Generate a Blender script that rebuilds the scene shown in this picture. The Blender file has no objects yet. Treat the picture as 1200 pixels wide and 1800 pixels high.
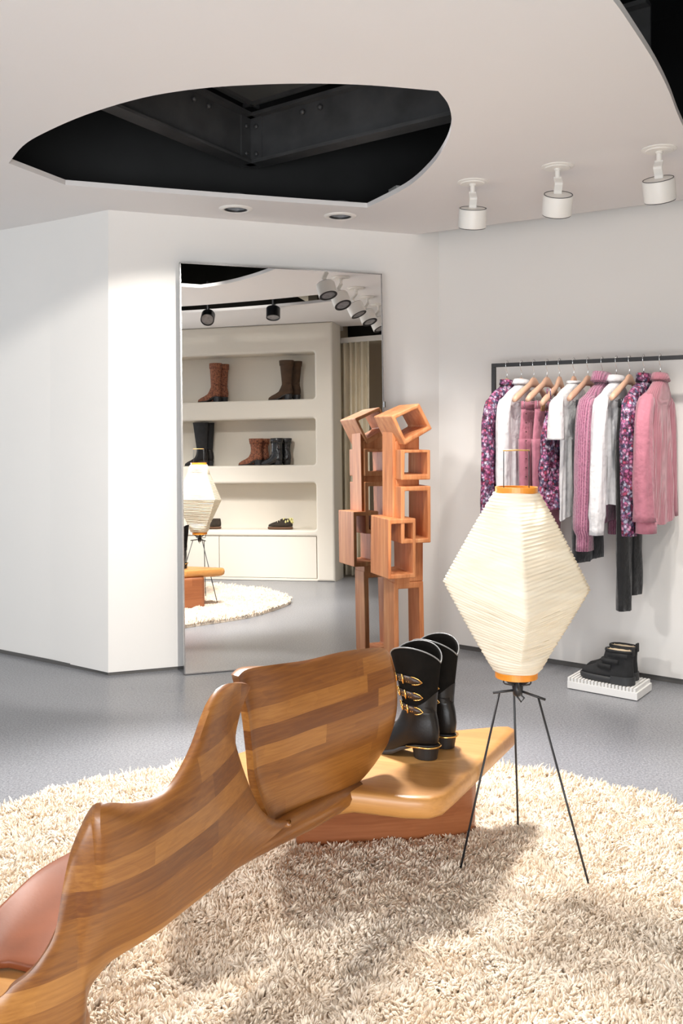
import bpy, math, random
import numpy as np
from mathutils import Vector, Matrix
random.seed(7)
SC = bpy.context.scene
COL = SC.collection
PI = math.pi
sin, cos = math.sin, math.cos

# ------------------------------------------------------------------ camera
cd = bpy.data.cameras.new('camera')
cam = bpy.data.objects.new('camera', cd); COL.objects.link(cam)
cam.location = (0, 0, 1.4); cam.rotation_euler = (PI/2, 0, 0)
cd.sensor_fit = 'VERTICAL'; cd.sensor_height = 36.0; cd.sensor_width = 24.0
cd.lens = 1670.0/1800.0*36.0
cd.shift_y = -(900-752)/1800.0
cd.clip_start = 0.05
SC.camera = cam

# ------------------------------------------------------------------ world, light, exposure
w = bpy.data.worlds.new('world'); SC.world = w; w.use_nodes = True
w.node_tree.nodes['Background'].inputs[0].default_value = (0.88, 0.94, 1.0, 1)
w.node_tree.nodes['Background'].inputs[1].default_value = 0.75

def aim(o, target):
    o.rotation_euler = (Vector(target)-o.location).to_track_quat('-Z', 'Y').to_euler()
def area(name, loc, target, sx, sy, power, color):
    l = bpy.data.lights.new(name, 'AREA'); l.shape = 'RECTANGLE'; l.size = sx; l.size_y = sy
    l.energy = power; l.color = color
    o = bpy.data.objects.new(name, l); COL.objects.link(o); o.location = loc; aim(o, target); return o
def spot(name, loc, target, power, angle, blend=0.5, radius=0.05, color=(1, .95, .88)):
    l = bpy.data.lights.new(name, 'SPOT'); l.energy = power; l.spot_size = math.radians(angle)
    l.spot_blend = blend; l.shadow_soft_size = radius; l.color = color
    o = bpy.data.objects.new(name, l); COL.objects.link(o); o.location = loc; aim(o, target); return o
# added fill light, unseen behind the camera, tilted up to brighten the ceiling
area('front_fill', (-0.6, -2.3, .7), (-0.2, 2.4, 2.5), 4.4, 1.4, 215, (.93, .965, 1.0))
# ceiling lamp hidden inside the leaf shaped opening
spot('lamp_over_bench', (0.08, 4.40, 2.72), (0.0, 2.6, 0.0), 640, 86, .5, .24, (1, .965, .93))
spot('shelf_fill', (-.05, 3.70, 2.76), (1.75, 1.9, 1.25), 110, 80, .7, .10, (1, .97, .93))  # extra unseen spot, put in to brighten the shelf wall in the mirror
spot('lamp_on_totem', (-.95, 4.05, 2.74), (.24, 5.65, 1.15), 80, 40, .7, .15, (1, .975, .95))
spot('left_fill', (-2.3, 2.0, 2.58), (0.35, 3.0, 0.8), 240, 46, .5, .10, (1, .97, .94))  # added spot out of view, brightens the left side of the paper shade
# wall washer in the ceiling slot, on the bright strip of wall beside the mirror
spot('lamp_in_slot', (0.55, 2.15, 2.60), (-.92, 5.45, 1.0), 430, 40, .25, .02)
SC.view_settings.view_transform = 'Standard'; SC.view_settings.look = 'None'
SC.view_settings.exposure = 0.22; SC.view_settings.gamma = 1.0
SC.view_settings.use_curve_mapping = False
SC.cycles.use_denoising = True
SC.cycles.max_bounces = 8; SC.cycles.diffuse_bounces = 5; SC.cycles.glossy_bounces = 4
SC.cycles.caustics_reflective = False; SC.cycles.caustics_refractive = False
SC.cycles.sample_clamp_indirect = 6

# ------------------------------------------------------------------ materials
class NT:
    def __init__(self, name):
        self.m = bpy.data.materials.new(name); self.m.use_nodes = True
        self.t = self.m.node_tree; self.b = self.t.nodes['Principled BSDF']
    def n(self, typ, **kw):
        o = self.t.nodes.new(typ)
        for k, v in kw.items():
            if k.startswith('i_'):
                o.inputs[int(k[2:]) if k[2:].isdigit() else k[2:].replace('_', ' ')].default_value = v
            else: setattr(o, k, v)
        return o
    def l(self, a, b): self.t.links.new(a, b)
    def math(self, op, a, b=None, c=None):
        o = self.t.nodes.new('ShaderNodeMath'); o.operation = op
        for i, x in enumerate((a, b, c)):
            if x is None: continue
            if isinstance(x, (int, float)): o.inputs[i].default_value = x
            else: self.l(x, o.inputs[i])
        return o.outputs[0]
    def ramp(self, fac, stops, interp='LINEAR'):
        r = self.t.nodes.new('ShaderNodeValToRGB'); e = r.color_ramp.elements
        r.color_ramp.interpolation = interp
        while len(e) < len(stops): e.new(0.5)
        for i, (p, c) in enumerate(stops): e[i].position = p; e[i].color = (*c, 1)
        self.l(fac, r.inputs[0]); return r.outputs[0]
    def coords(self, scale=(1, 1, 1), rot=(0, 0, 0), kind='Object'):
        tc = self.t.nodes.new('ShaderNodeTexCoord'); mp = self.t.nodes.new('ShaderNodeMapping')
        mp.inputs['Scale'].default_value = scale; mp.inputs['Rotation'].default_value = rot
        self.l(tc.outputs[kind], mp.inputs[0]); return mp.outputs[0]
    def noise(self, vec, scale, detail=3, rough=.5):
        o = self.n('ShaderNodeTexNoise'); o.inputs['Scale'].default_value = scale
        o.inputs['Detail'].default_value = detail; o.inputs['Roughness'].default_value = rough
        self.l(vec, o.inputs['Vector']); return o.outputs['Fac']
    def bump(self, h, strength, dist):
        o = self.n('ShaderNodeBump'); o.inputs['Strength'].default_value = strength
        o.inputs['Distance'].default_value = dist; self.l(h, o.inputs['Height'])
        self.l(o.outputs[0], self.b.inputs['Normal'])
    def mix(self, f, a, b, mode='MIX'):
        o = self.n('ShaderNodeMix', data_type='RGBA', blend_type=mode)
        for i, x in ((0, f), (6, a), (7, b)):
            if isinstance(x, (int, float)): o.inputs[i].default_value = x
            elif isinstance(x, tuple): o.inputs[i].default_value = (*x, 1)
            else: self.l(x, o.inputs[i])
        return o.outputs[2]
    def set(self, **kw):
        for k, v in kw.items():
            k = k.replace('_', ' ')
            self.b.inputs[k].default_value = (*v, 1) if isinstance(v, tuple) else v
        return self
    def base(self, s): self.l(s, self.b.inputs['Base Color'])

def plain(name, col, rough=.5, metal=0., var=.06, scale=8, bump=0, bscale=120, bdist=.002, **kw):
    t = NT(name); t.set(Roughness=rough, Metallic=metal, **kw)
    v = t.coords(); f = t.noise(v, scale)
    t.base(t.ramp(f, [(.25, tuple(c*(1-var) for c in col)), (.75, tuple(min(1, c*(1+var)) for c in col))]))
    if bump: t.bump(t.noise(v, bscale, 2), bump, bdist)
    return t.m

M_wall = plain('wall_plaster', (.79, .768, .735), .75, var=.012, scale=1.5, bump=.06, bscale=90)
M_ceil = plain('ceiling_plaster', (.79, .765, .75), .8, var=.01, scale=1.2)
M_shelf = plain('shelf_plaster', (.77, .72, .63), .7, var=.02, scale=2, bump=.05, bscale=60)
M_tan = plain('fitting_room_wall', (.62, .52, .38), .8, var=.05, scale=3)
M_gap = plain('shadow_gap', (.10, .095, .09), .6)
M_void = plain('void_black', (.012, .012, .012), .6, var=.3, scale=4)
M_steel = plain('blackened_steel', (.065, .065, .066), .45, var=.3, scale=6, bump=.2, bscale=40)
M_steel2 = plain('sooty_panel', (.10, .102, .10), .6, var=.25, scale=2)
M_white = plain('white_powder_coat', (.80, .775, .73), .42, var=.01)
M_black = plain('black_metal', (.015, .015, .017), .4, var=.15)
M_rack = plain('rack_black_steel', (.022, .022, .024), .42, var=.15)
M_lens = plain('lamp_lens', (.30, .30, .31), .25, var=.2, scale=40)
M_chrome = plain('chrome', (.72, .72, .72), .12, 1., var=.02)
M_gold = plain('gold_metal', (.80, .50, .16), .25, 1., var=.05)
M_edge = plain('mirror_edge', (.42, .42, .43), .25, .8, var=.03)
M_ring = plain('orange_varnished_wood', (.70, .25, .025), .35, var=.18, scale=30)
M_bamboo = plain('bamboo', (.55, .33, .12), .45, var=.2, scale=60)
M_plinth = plain('white_slatted_wood', (.80, .79, .77), .5, var=.02)
M_suede = plain('black_suede', (.006, .005, .004), .9, var=.3, scale=25, bump=.3, bscale=300)
M_suede.node_tree.nodes['Principled BSDF'].inputs['Specular IOR Level'].default_value = .1
M_leather = plain('black_leather', (.008, .006, .005), .30, var=.2, scale=10, bump=.12, bscale=160)
M_leather.node_tree.nodes['Principled BSDF'].inputs['Specular IOR Level'].default_value = .32
M_sole = plain('dark_sole', (.016, .012, .010), .5, var=.2)
M_strap = plain('dark_brown_strap', (.035, .018, .012), .4, var=.2, scale=30)
M_piping = plain('boot_piping', (.20, .20, .20), .35, var=.1)
M_nubuck = plain('black_nubuck', (.016, .016, .017), .9, var=.3, scale=30, bump=.3, bscale=220)
M_rubber = plain('charcoal_rubber', (.030, .031, .033), .6, var=.12)
M_lining = plain('cream_lining', (.72, .60, .44), .8, var=.05)
M_shine = plain('black_patent_leather', (.014, .014, .015), .2, var=.2, scale=14, bump=.5, bscale=30)
M_dsuede = plain('dark_brown_suede', (.062, .032, .015), .85, var=.35, scale=14, bump=.2, bscale=120)
M_sneak = plain('dark_olive_suede', (.030, .020, .012), .85, var=.3, scale=30)
M_gum = plain('gum_sole', (.12, .055, .025), .6, var=.1)
M_lemon = plain('pale_yellow_fur', (.75, .70, .30), .9, var=.2, scale=60)
M_hang = plain('pale_beech_hanger', (.60, .365, .255), .45, var=.10, scale=14)
M_curtain = plain('curtain_linen', (.78, .70, .54), .9, var=.05, scale=6, bump=.1, bscale=300)
M_patch = plain('leather_patch', (.40, .22, .10), .6, var=.15, scale=60)

def leopard():
    t = NT('leopard_calf_hair'); t.set(Roughness=.7)
    v = t.coords((1, 1, .6)); vo = t.n('ShaderNodeTexVoronoi'); vo.inputs['Scale'].default_value = 95
    t.l(v, vo.inputs['Vector'])
    t.base(t.ramp(vo.outputs['Distance'], [(.14, (.025, .008, .005)), (.42, (.20, .062, .028)), (.7, (.28, .10, .045))])); return t.m
M_leo = leopard()

def floral(name, dark):
    t = NT(name); t.set(Roughness=.75)
    v = t.coords()
    nz = t.n('ShaderNodeTexNoise'); nz.inputs['Scale'].default_value = 30; t.l(v, nz.inputs['Vector'])
    va = t.n('ShaderNodeVectorMath', operation='SCALE'); va.inputs['Scale'].default_value = .02
    t.l(nz.outputs['Color'], va.inputs[0])
    ad = t.n('ShaderNodeVectorMath', operation='ADD'); t.l(v, ad.inputs[0]); t.l(va.outputs[0], ad.inputs[1])
    vo = t.n('ShaderNodeTexVoronoi'); vo.inputs['Scale'].default_value = 62; t.l(ad.outputs[0], vo.inputs['Vector'])
    sep = t.n('ShaderNodeSeparateColor'); t.l(vo.outputs['Color'], sep.inputs[0])
    k = .75 if dark else 1.
    cols = [(.06, .035, .075), (.40, .16, .33), (.64, .56, .66), (.40, .055, .12), (.10, .10, .19), (.60, .26, .40), (.55, .46, .60), (.14, .02, .07), (.48, .12, .28), (.35, .36, .46)]
    c1 = t.ramp(sep.outputs[0], [(i/10, tuple(c*k for c in cc)) for i, cc in enumerate(cols)], 'CONSTANT')
    v2 = t.n('ShaderNodeTexVoronoi'); v2.inputs['Scale'].default_value = 26; t.l(ad.outputs[0], v2.inputs['Vector'])
    f2 = t.ramp(v2.outputs['Distance'], [(.0, (.9, .9, .9)), (.2, (0, 0, 0)), (.30, (.8, .8, .8)), (.42, (0, 0, 0))], 'CONSTANT')
    c2 = t.mix(f2, c1, tuple(c*k for c in (.52, .15, .29)))
    ed = t.ramp(vo.outputs['Distance'], [(.36, (1, 1, 1)), (.55, (.3, .24, .32))])
    t.base(t.mix(1.0, c2, ed, 'MULTIPLY')); return t.m
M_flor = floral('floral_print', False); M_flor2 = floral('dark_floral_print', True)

def cloth(name, col, var=.05, rough=.85, bscale=26, bump=.55, sheen=.2):
    m = plain(name, col, rough, var=var, scale=12, bump=bump, bscale=bscale, bdist=.014)
    m.node_tree.nodes['Principled BSDF'].inputs['Sheen Weight'].default_value = sheen
    return m
M_cotton = cloth('white_cotton', (.74, .735, .755))
M_tee = cloth('white_jersey', (.77, .768, .775))
M_pinkden = cloth('pink_denim', (.46, .17, .23), .14)
M_pinkcord_l = cloth('pink_corduroy', (.45, .165, .22), .10)
M_blackden = cloth('black_denim', (.018, .019, .023), .2)
M_blackden2 = cloth('black_cotton_twill', (.011, .011, .012), .2)
def cord():
    t = NT('dusty_pink_corduroy'); t.set(Roughness=.9, Sheen_Weight=.3)
    v = t.coords(); wv = t.n('ShaderNodeTexWave', bands_direction='Y'); wv.inputs['Scale'].default_value = 60
    t.l(v, wv.inputs['Vector'])
    f = t.noise(v, 14)
    c = t.ramp(f, [(.25, (.34, .12, .155)), (.75, (.45, .175, .22))])
    t.base(t.mix(.35, c, t.ramp(wv.outputs['Fac'], [(0, (.22, .07, .09)), (1, (.50, .21, .26))])))
    t.bump(wv.outputs['Fac'], .5, .003); return t.m
M_cord = cord()
def knit():
    t = NT('mauve_knit'); t.set(Roughness=.95, Sheen_Weight=.4)
    v = t.coords(); wv = t.n('ShaderNodeTexWave', bands_direction='Y'); wv.inputs['Scale'].default_value = 32
    wv.inputs['Distortion'].default_value = 1.2; wv.inputs['Detail Scale'].default_value = 3
    t.l(v, wv.inputs['Vector'])
    n2 = t.noise(t.coords((1, 1, .6)), 170, 2)
    s = t.math('ADD', t.math('MULTIPLY', wv.outputs['Fac'], .55), t.math('MULTIPLY', n2, .9))
    t.base(t.ramp(s, [(.35, (.17, .05, .10)), (.62, (.36, .125, .215)), (.95, (.50, .215, .315))]))
    t.bump(s, .8, .006); return t.m
M_knit = knit()

def floor_mat():
    t = NT('polished_concrete'); v = t.coords()
    big = t.noise(v, .9, 4); mid = t.noise(v, 7, 4, .6); sp = t.noise(v, 105, 1, .5); sp2 = t.noise(v, 260, 0, .5)
    c = t.ramp(big, [(.3, (.205, .210, .228)), (.7, (.272, .279, .300))])
    c = t.mix(t.math('MULTIPLY', mid, .30), c, (.19, .19, .20))
    sm = t.math('ADD', t.math('MULTIPLY', sp, .6), t.math('MULTIPLY', sp2, .4))
    spk = t.ramp(sm, [(.34, (.62, .62, .63)), (.5, (1, 1, 1)), (.66, (1.45, 1.45, 1.45))])
    t.base(t.mix(1., c, spk, 'MULTIPLY'))
    t.l(t.math('ADD', t.math('MULTIPLY', big, .10), .24), t.b.inputs['Roughness'])
    t.set(Specular_IOR_Level=.5); return t.m
M_floor = floor_mat()

def laminate(name, dark, mid, light, band=.052, seg=.8, along=(.58, .81), zoff=0., rough=.34, slab=False):
    t = NT(name); tc = t.n('ShaderNodeTexCoord'); sx = t.n('ShaderNodeSeparateXYZ'); t.l(tc.outputs['Object'], sx.inputs[0])
    X, Y, Z = sx.outputs
    al = t.math('ADD', t.math('MULTIPLY', X, along[0]), t.math('MULTIPLY', Y, along[1]))
    ac = t.math('ADD', t.math('MULTIPLY', X, along[1]), t.math('MULTIPLY', Y, -along[0]))
    h = ac if slab else Z
    wob = t.noise(tc.outputs['Object'], 2.5, 1)
    hh = t.math('ADD', t.math('DIVIDE', t.math('ADD', h, zoff), band), t.math('MULTIPLY', wob, .25))
    k = t.math('FLOOR', hh)
    wn1 = t.n('ShaderNodeTexWhiteNoise', noise_dimensions='1D'); t.l(k, wn1.inputs['W'])
    j = t.math('FLOOR', t.math('ADD', t.math('DIVIDE', al, seg), t.math('MULTIPLY', wn1.outputs['Value'], 7.3)))
    wn = t.n('ShaderNodeTexWhiteNoise', noise_dimensions='2D')
    cb = t.n('ShaderNodeCombineXYZ'); t.l(k, cb.inputs[0]); t.l(j, cb.inputs[1]); t.l(cb.outputs[0], wn.inputs['Vector'])
    tone = wn.outputs['Value']
    cg = t.n('ShaderNodeCombineXYZ')
    t.l(t.math('MULTIPLY', al, 6.), cg.inputs[0]); t.l(t.math('ADD', t.math('MULTIPLY', ac, 60.), t.math('MULTIPLY', tone, 9.)), cg.inputs[1]); t.l(t.math('MULTIPLY', Z, 150.), cg.inputs[2])
    g1 = t.noise(cg.outputs[0], 1.0, 4, .6)
    cg2 = t.n('ShaderNodeCombineXYZ')
    t.l(t.math('MULTIPLY', al, 2.2), cg2.inputs[0]); t.l(t.math('ADD', t.math('MULTIPLY', ac, 9.), t.math('MULTIPLY', tone, 9.)), cg2.inputs[1]); t.l(t.math('MULTIPLY', Z, 9.), cg2.inputs[2])
    g2 = t.noise(cg2.outputs[0], 1.0, 2, .5)
    rings = t.math('FRACT', t.math('MULTIPLY', g2, 9.))
    f = t.math('ADD', t.math('MULTIPLY', tone, .57), t.math('ADD', t.math('MULTIPLY', t.math('SUBTRACT', g1, .18), .70), t.math('MULTIPLY', rings, .07)))
    t.base(t.ramp(f, [(.22, dark), (.55, mid), (.98, light)]))
    t.set(Roughness=rough, Coat_Weight=.18, Coat_Roughness=.25)
    t.bump(g1, .08, .002); return t.m
M_bench = laminate('laminated_oak', (.140, .042, .007), (.245, .088, .014), (.41, .175, .036))
M_slab = laminate('honey_oak_slab', (.42, .19, .05), (.52, .25, .07), (.60, .32, .11), band=.16, seg=1.6, along=(.95, -.3), rough=.4, slab=True)
M_ped = laminate('reddish_oak', (.20, .062, .020), (.27, .088, .03), (.36, .13, .05), band=.11, seg=.9, along=(1, .1))
M_seat = plain('reddish_seat_wood', (.24, .068, .023), .48, var=.28, scale=7, bump=.06, bscale=120)

def totem_mat():
    t = NT('carved_cedar'); t.set(Roughness=.55)
    v = t.coords((30, 30, 2.4)); g = t.noise(v, 1., 5, .62)
    v2 = t.coords((5, 5, .9)); g2 = t.noise(v2, 1.3, 2)
    f = t.math('ADD', t.math('MULTIPLY', g, .7), t.math('MULTIPLY', g2, .45))
    t.base(t.ramp(f, [(.34, (.33, .080, .024)), (.50, (.60, .215, .075)), (.64, (.72, .31, .13)), (.82, (.84, .52, .26))]))
    t.bump(g, .25, .003); return t.m
M_totem = totem_mat()

def paper():
    t = NT('washi_paper'); v = t.coords((1, 1, 6)); f = t.noise(v, 9, 4)
    c = t.ramp(f, [(.3, (.82, .745, .61)), (.7, (.90, .85, .73))]); t.base(c); t.set(Roughness=.8)
    tr = t.n('ShaderNodeBsdfTranslucent'); t.l(c, tr.inputs['Color'])
    mx = t.n('ShaderNodeMixShader'); mx.inputs[0].default_value = .3
    t.l(t.b.outputs[0], mx.inputs[1]); t.l(tr.outputs[0], mx.inputs[2])
    t.l(mx.outputs[0], t.t.nodes['Material Output'].inputs[0]); return t.m
M_paper = paper()
def mirror_mat():
    t = NT('mirror_silver'); t.set(Metallic=1., Roughness=.0)
    t.base(t.ramp(t.noise(t.coords(), 1.), [(0, (.93, .93, .92)), (1, (.93, .93, .92))])); return t.m
M_mirror = mirror_mat()
def rug_mat():
    t = NT('shaggy_wool'); v = t.coords(); f = t.noise(v, 3.2, 3); g = t.noise(v, 60, 2)
    s = t.math('ADD', t.math('MULTIPLY', f, .6), t.math('MULTIPLY', g, .5))
    t.base(t.ramp(s, [(.3, (.86, .69, .51)), (.75, (.93, .84, .72))])); t.set(Roughness=1., Specular_IOR_Level=.1, Sheen_Weight=.25)
    return t.m
M_rug = rug_mat()

# ------------------------------------------------------------------ mesh helpers
class MB:
    def __init__(s): s.v = []; s.f = []
    def add(s, vs, fs):
        o = len(s.v); s.v += [tuple(v) for v in vs]; s.f += [tuple(i+o for i in f) for f in fs]; return s
    def box(s, c, d, rot=None):
        vs = [Vector((x*d[0]/2, y*d[1]/2, z*d[2]/2)) for x in (-1, 1) for y in (-1, 1) for z in (-1, 1)]
        if rot: vs = [rot @ v for v in vs]
        return s.add([v+Vector(c) for v in vs], [(0, 1, 3, 2), (4, 6, 7, 5), (0, 4, 5, 1), (2, 3, 7, 6), (0, 2, 6, 4), (1, 5, 7, 3)])
    def loft(s, rings, caps=(True, True), closed=True):
        n = len(rings[0]); vs = [p for r in rings for p in r]; fs = []
        for i in range(len(rings)-1):
            for j in range(n if closed else n-1):
                k = (j+1) % n
                fs.append((i*n+j, i*n+k, (i+1)*n+k, (i+1)*n+j))
        if caps[0]: fs.append(tuple(range(n-1, -1, -1)))
        if caps[1]: fs.append(tuple((len(rings)-1)*n+j for j in range(n)))
        return s.add(vs, fs)
    def tube(s, path, r, n=8, caps=(True, True)):
        path = [Vector(p) for p in path]; rs = r if isinstance(r, (list, tuple)) else [r]*len(path)
        rings = []; up = None
        for i, p in enumerate(path):
            d = (path[min(i+1, len(path)-1)]-path[max(i-1, 0)]).normalized()
            if up is None: up = Vector((0, 0, 1)) if abs(d.z) < .9 else Vector((1, 0, 0))
            a = d.cross(up).normalized(); b = a.cross(d).normalized(); up = b
            rings.append([p+a*rs[i]*cos(2*PI*k/n)+b*rs[i]*sin(2*PI*k/n) for k in range(n)])
        return s.loft(rings, caps)
    def lathe(s, prof, n=24, M=None, caps=(True, True)):
        rings = [[Vector((r*cos(2*PI*k/n), r*sin(2*PI*k/n), z)) for k in range(n)] for r, z in prof]
        if M: rings = [[M @ p for p in r] for r in rings]
        return s.loft(rings, caps)
    def prism(s, poly, z0, z1):
        return s.loft([[(x, y, z0) for x, y in poly], [(x, y, z1) for x, y in poly]])
    def grid(s, rows):
        n = len(rows[0]); fs = [(i*n+j, i*n+j+1, (i+1)*n+j+1, (i+1)*n+j) for i in range(len(rows)-1) for j in range(n-1)]
        return s.add([p for r in rows for p in r], fs)

def link(o, parent=None):
    COL.objects.link(o)
    if parent is not None: o.parent = parent
    return o
def obj(name, mb, mat, parent=None, smooth=False, bevel=0, seg=2, loc=None, solid=0, sub=0, flip=False):
    me = bpy.data.meshes.new(name); me.from_pydata([tuple(v) for v in mb.v], [], mb.f)
    me.validate(); me.update()
    import bmesh
    bm = bmesh.new(); bm.from_mesh(me); bmesh.ops.recalc_face_normals(bm, faces=bm.faces); bm.to_mesh(me); bm.free()
    me.materials.append(mat)
    if smooth: me.polygons.foreach_set('use_smooth', [True]*len(me.polygons))
    o = bpy.data.objects.new(name, me); link(o, parent)
    if loc: o.location = loc
    if solid:
        m = o.modifiers.new('solid', 'SOLIDIFY'); m.thickness = solid; m.offset = 0
    if bevel:
        m = o.modifiers.new('bevel', 'BEVEL'); m.width = bevel; m.segments = seg; m.limit_method = 'ANGLE'; m.angle_limit = .6
    if sub:
        m = o.modifiers.new('sub', 'SUBSURF'); m.levels = sub; m.render_levels = sub
    return o
def smooth_by_angle(o, ang=.7):
    me = o.data
    me.polygons.foreach_set('use_smooth', [True]*len(me.polygons))
    try: me.set_sharp_from_angle(angle=ang)
    except Exception: pass
    return o
def thing(name, label, cat, loc=(0, 0, 0), rotz=0, group=None):
    o = bpy.data.objects.new(name, None); link(o); o.location = loc; o.rotation_euler = (0, 0, rotz)
    o.empty_display_size = .05
    o['label'] = label; o['category'] = cat
    if group: o['group'] = group
    return o
def tag(o, label, cat, group=None):
    o['label'] = label; o['category'] = cat
    if group: o['group'] = group
    return o
def struct(name, mb, mat, parent=None, **kw):
    o = obj(name, mb, mat, parent, **kw); o['kind'] = 'structure'; return o
def copy_tree(o, parent=None):
    c = o.copy(); COL.objects.link(c); c.parent = parent
    for ch in [x for x in bpy.data.objects if x.parent == o]: copy_tree(ch, c)
    return c
def filled(outline, holes, extrude, bevel=0., res=0):
    """A flat plate with holes: triangulated 2D outlines, extruded, as (verts, faces)."""
    cu = bpy.data.curves.new('outline', 'CURVE'); cu.dimensions = '2D'; cu.fill_mode = 'BOTH'
    cu.extrude = max(extrude/2-bevel, .0005); cu.bevel_depth = bevel; cu.bevel_resolution = res; cu.offset = -bevel
    for poly in [outline]+holes:
        sp = cu.splines.new('POLY'); sp.points.add(len(poly)-1)
        for p, q in zip(sp.points, poly): p.co = (q[0], q[1], 0, 1)
        sp.use_cyclic_u = True
    o = bpy.data.objects.new('outline', cu); COL.objects.link(o)
    dg = bpy.context.evaluated_depsgraph_get(); dg.update()
    me = bpy.data.meshes.new_from_object(o.evaluated_get(dg))
    vs = [tuple(v.co) for v in me.vertices]; fs = [tuple(p.vertices) for p in me.polygons]
    bpy.data.objects.remove(o); bpy.data.curves.remove(cu); bpy.data.meshes.remove(me)
    return vs, fs
def catmull(pts, n=6, closed=False):
    P = [np.array(p, float) for p in pts]; out = []; N = len(P)
    for i in range(N if closed else N-1):
        if closed: a, b, c, d = P[(i-1) % N], P[i], P[(i+1) % N], P[(i+2) % N]
        else: a, b, c, d = P[max(i-1, 0)], P[i], P[i+1], P[min(i+2, N-1)]
        for k in range(n):
            t = k/n
            out.append(.5*((2*b)+(c-a)*t+(2*a-5*b+4*c-d)*t*t+(3*b-a-3*c+d)*t**3))
    if not closed: out.append(P[-1])
    return [tuple(float(x) for x in p) for p in out]
def refine(rows, nu, nv):
    rows = [catmull(r, nv) for r in rows]
    cols = [catmull([r[j] for r in rows], nu) for j in range(len(rows[0]))]
    return [[c[i] for c in cols] for i in range(len(cols[0]))]
def ss(a, b, x):
    t = min(1, max(0, (x-a)/(b-a))); return t*t*(3-2*t)
def interp(x, pts):
    if x <= pts[0][0]: return pts[0][1]
    for (a, p), (b, q) in zip(pts, pts[1:]):
        if x <= b:
            t = (x-a)/(b-a); t = t*t*(3-2*t)
            return p+(q-p)*t if isinstance(p, (int, float)) else tuple(u+(v-u)*t for u, v in zip(p, q))
    return pts[-1][1]

# ================================================================== THE ROOM
C = 2.63
LC = (-1.316, 5.362)          # corner between the left wall and the mirror wall
RC = (.625, 6.10)            # corner between the mirror wall and the clothes wall
E = Vector((2.369, 2.636))    # free corner of the shelf wall
SD = Vector((-.6, -.8)); SN = Vector((-.8, .6))   # along the shelf wall, out of it
RW = Vector((.8, -.6))        # along the clothes wall
floor_poly = [(-5, -2.6), (5.2, -2.6), (5.2, 7.5), (-5, 8.2)]
struct('floor', MB().prism(floor_poly, -.12, 0), M_floor)

def wall(name, a, b, mat, z0=0., z1=C+.02, th=.12, side=1):
    a = Vector(a); b = Vector(b); d = (b-a).normalized(); n = Vector((-d.y, d.x))*side
    mb = MB().prism([tuple(a), tuple(b), tuple(b+n*th), tuple(a+n*th)], z0, z1)
    return struct(name, mb, mat)
LK = (-1.735, 5.66); LF = (-4.9, 7.72)
GAP = .018
wl = MB()
for a, b in ((LC, LK), (LK, LF)):
    a = Vector(a); b = Vector(b); d = (b-a).normalized(); n = Vector((d.y, -d.x))
    n = n if n.y > 0 else -n
    wl.prism([tuple(a), tuple(b), tuple(b+n*.12), tuple(a+n*.12)], GAP, C+.02)
struct('wall_left', wl, M_wall)
d_ = (Vector(RC)-Vector(LC)).normalized(); n_ = Vector((-d_.y, d_.x))
a_ = Vector(LC); b_ = Vector(RC)+d_*.15; c_ = Vector(RC)-d_*.30
struct('wall_back', MB().prism([tuple(a_), tuple(b_), tuple(b_+n_*.12), tuple(a_+n_*.12)], GAP, C+.001).prism([tuple(c_), tuple(b_), tuple(b_+n_*.12), tuple(c_+n_*.12)], C+.001, C+.3), M_wall)
a_ = Vector(RC); b_ = a_+RW*5.2; n_ = Vector((.6, .8))
struct('wall_right', MB().prism([tuple(a_), tuple(b_), tuple(b_+n_*.12), tuple(a_+n_*.12)], .03, C+.3), M_wall)
# recessed dark baseboards under the floating wall boards
def base(name, a, b, n, h, ins):
    a = Vector(a)+n*ins; b = Vector(b)+n*ins
    struct(name, MB().prism([tuple(a), tuple(b), tuple(b+n*.05), tuple(a+n*.05)], 0, h+.004), M_gap)
base('baseboard_left', LC, LF, Vector((.57, .82)), GAP, .012)
base('baseboard_back', LC, RC, Vector((-d_.y, d_.x)), GAP, .008)
base('baseboard_right', RC, tuple(Vector(RC)+RW*5.2), n_, .03, .006)

# ceiling with the big leaf shaped opening, the crescent slot and the shadow gap along the clothes wall
leaf = ([(-1.547, 4.417)] + catmull([(-1.547, 4.417), (-1.392, 4.15), (-1.249, 3.973), (-1.006, 3.735), (-.742, 3.542), (-.516, 3.446), (-.306, 3.406), (-.102, 3.395), (.102, 3.412), (.353, 3.47)], 5)[1:-1]
        + catmull([(.353, 3.47), (.402, 3.6), (.434, 3.755), (.452, 3.935), (.45, 4.175), (.415, 4.495), (.33, 4.868), (.143, 5.308)], 5)[:-1]
        + catmull([(.143, 5.308), (-.31, 5.174), (-.896, 4.986), (-1.397, 4.811)], 4)[:-1] + [(-1.397, 4.811)])
cres = (catmull([(.30, 2.05), (.48, 2.34), (.672, 2.58), (.78, 2.732), (.89, 2.914), (1.054, 3.2), (1.195, 3.47), (1.315, 3.721), (1.42, 3.93)], 5)
        + catmull([(1.63, 3.58), (1.49, 3.232), (1.21, 2.73), (.90, 2.275), (.60, 1.92)], 5))
sl = Vector(RC)-n_*.15
def on(p, t, d): q = Vector(p)+Vector(d)*t; return (q.x, q.y)
sl0 = on(sl, -.35, RW); sl1 = on(sl, 3.4, RW)
fit0 = (2.69, 2.41); fit1 = on(fit0, 2.35, (.6, .8))
outline = [(-5, -2.6), (.2, -2.6), on(E, 4.2, SD), (2.9, 2.16), fit0]
tq = (Vector(sl0)-Vector(fit0))
fit_hit = on(fit0, 1.78, (.6, .8))
outline += [fit_hit, sl0, (-1.2, 6.3), (-5, 8.2)]
DL = [(-.593, 5.33), (-.008, 5.51)]
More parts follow.
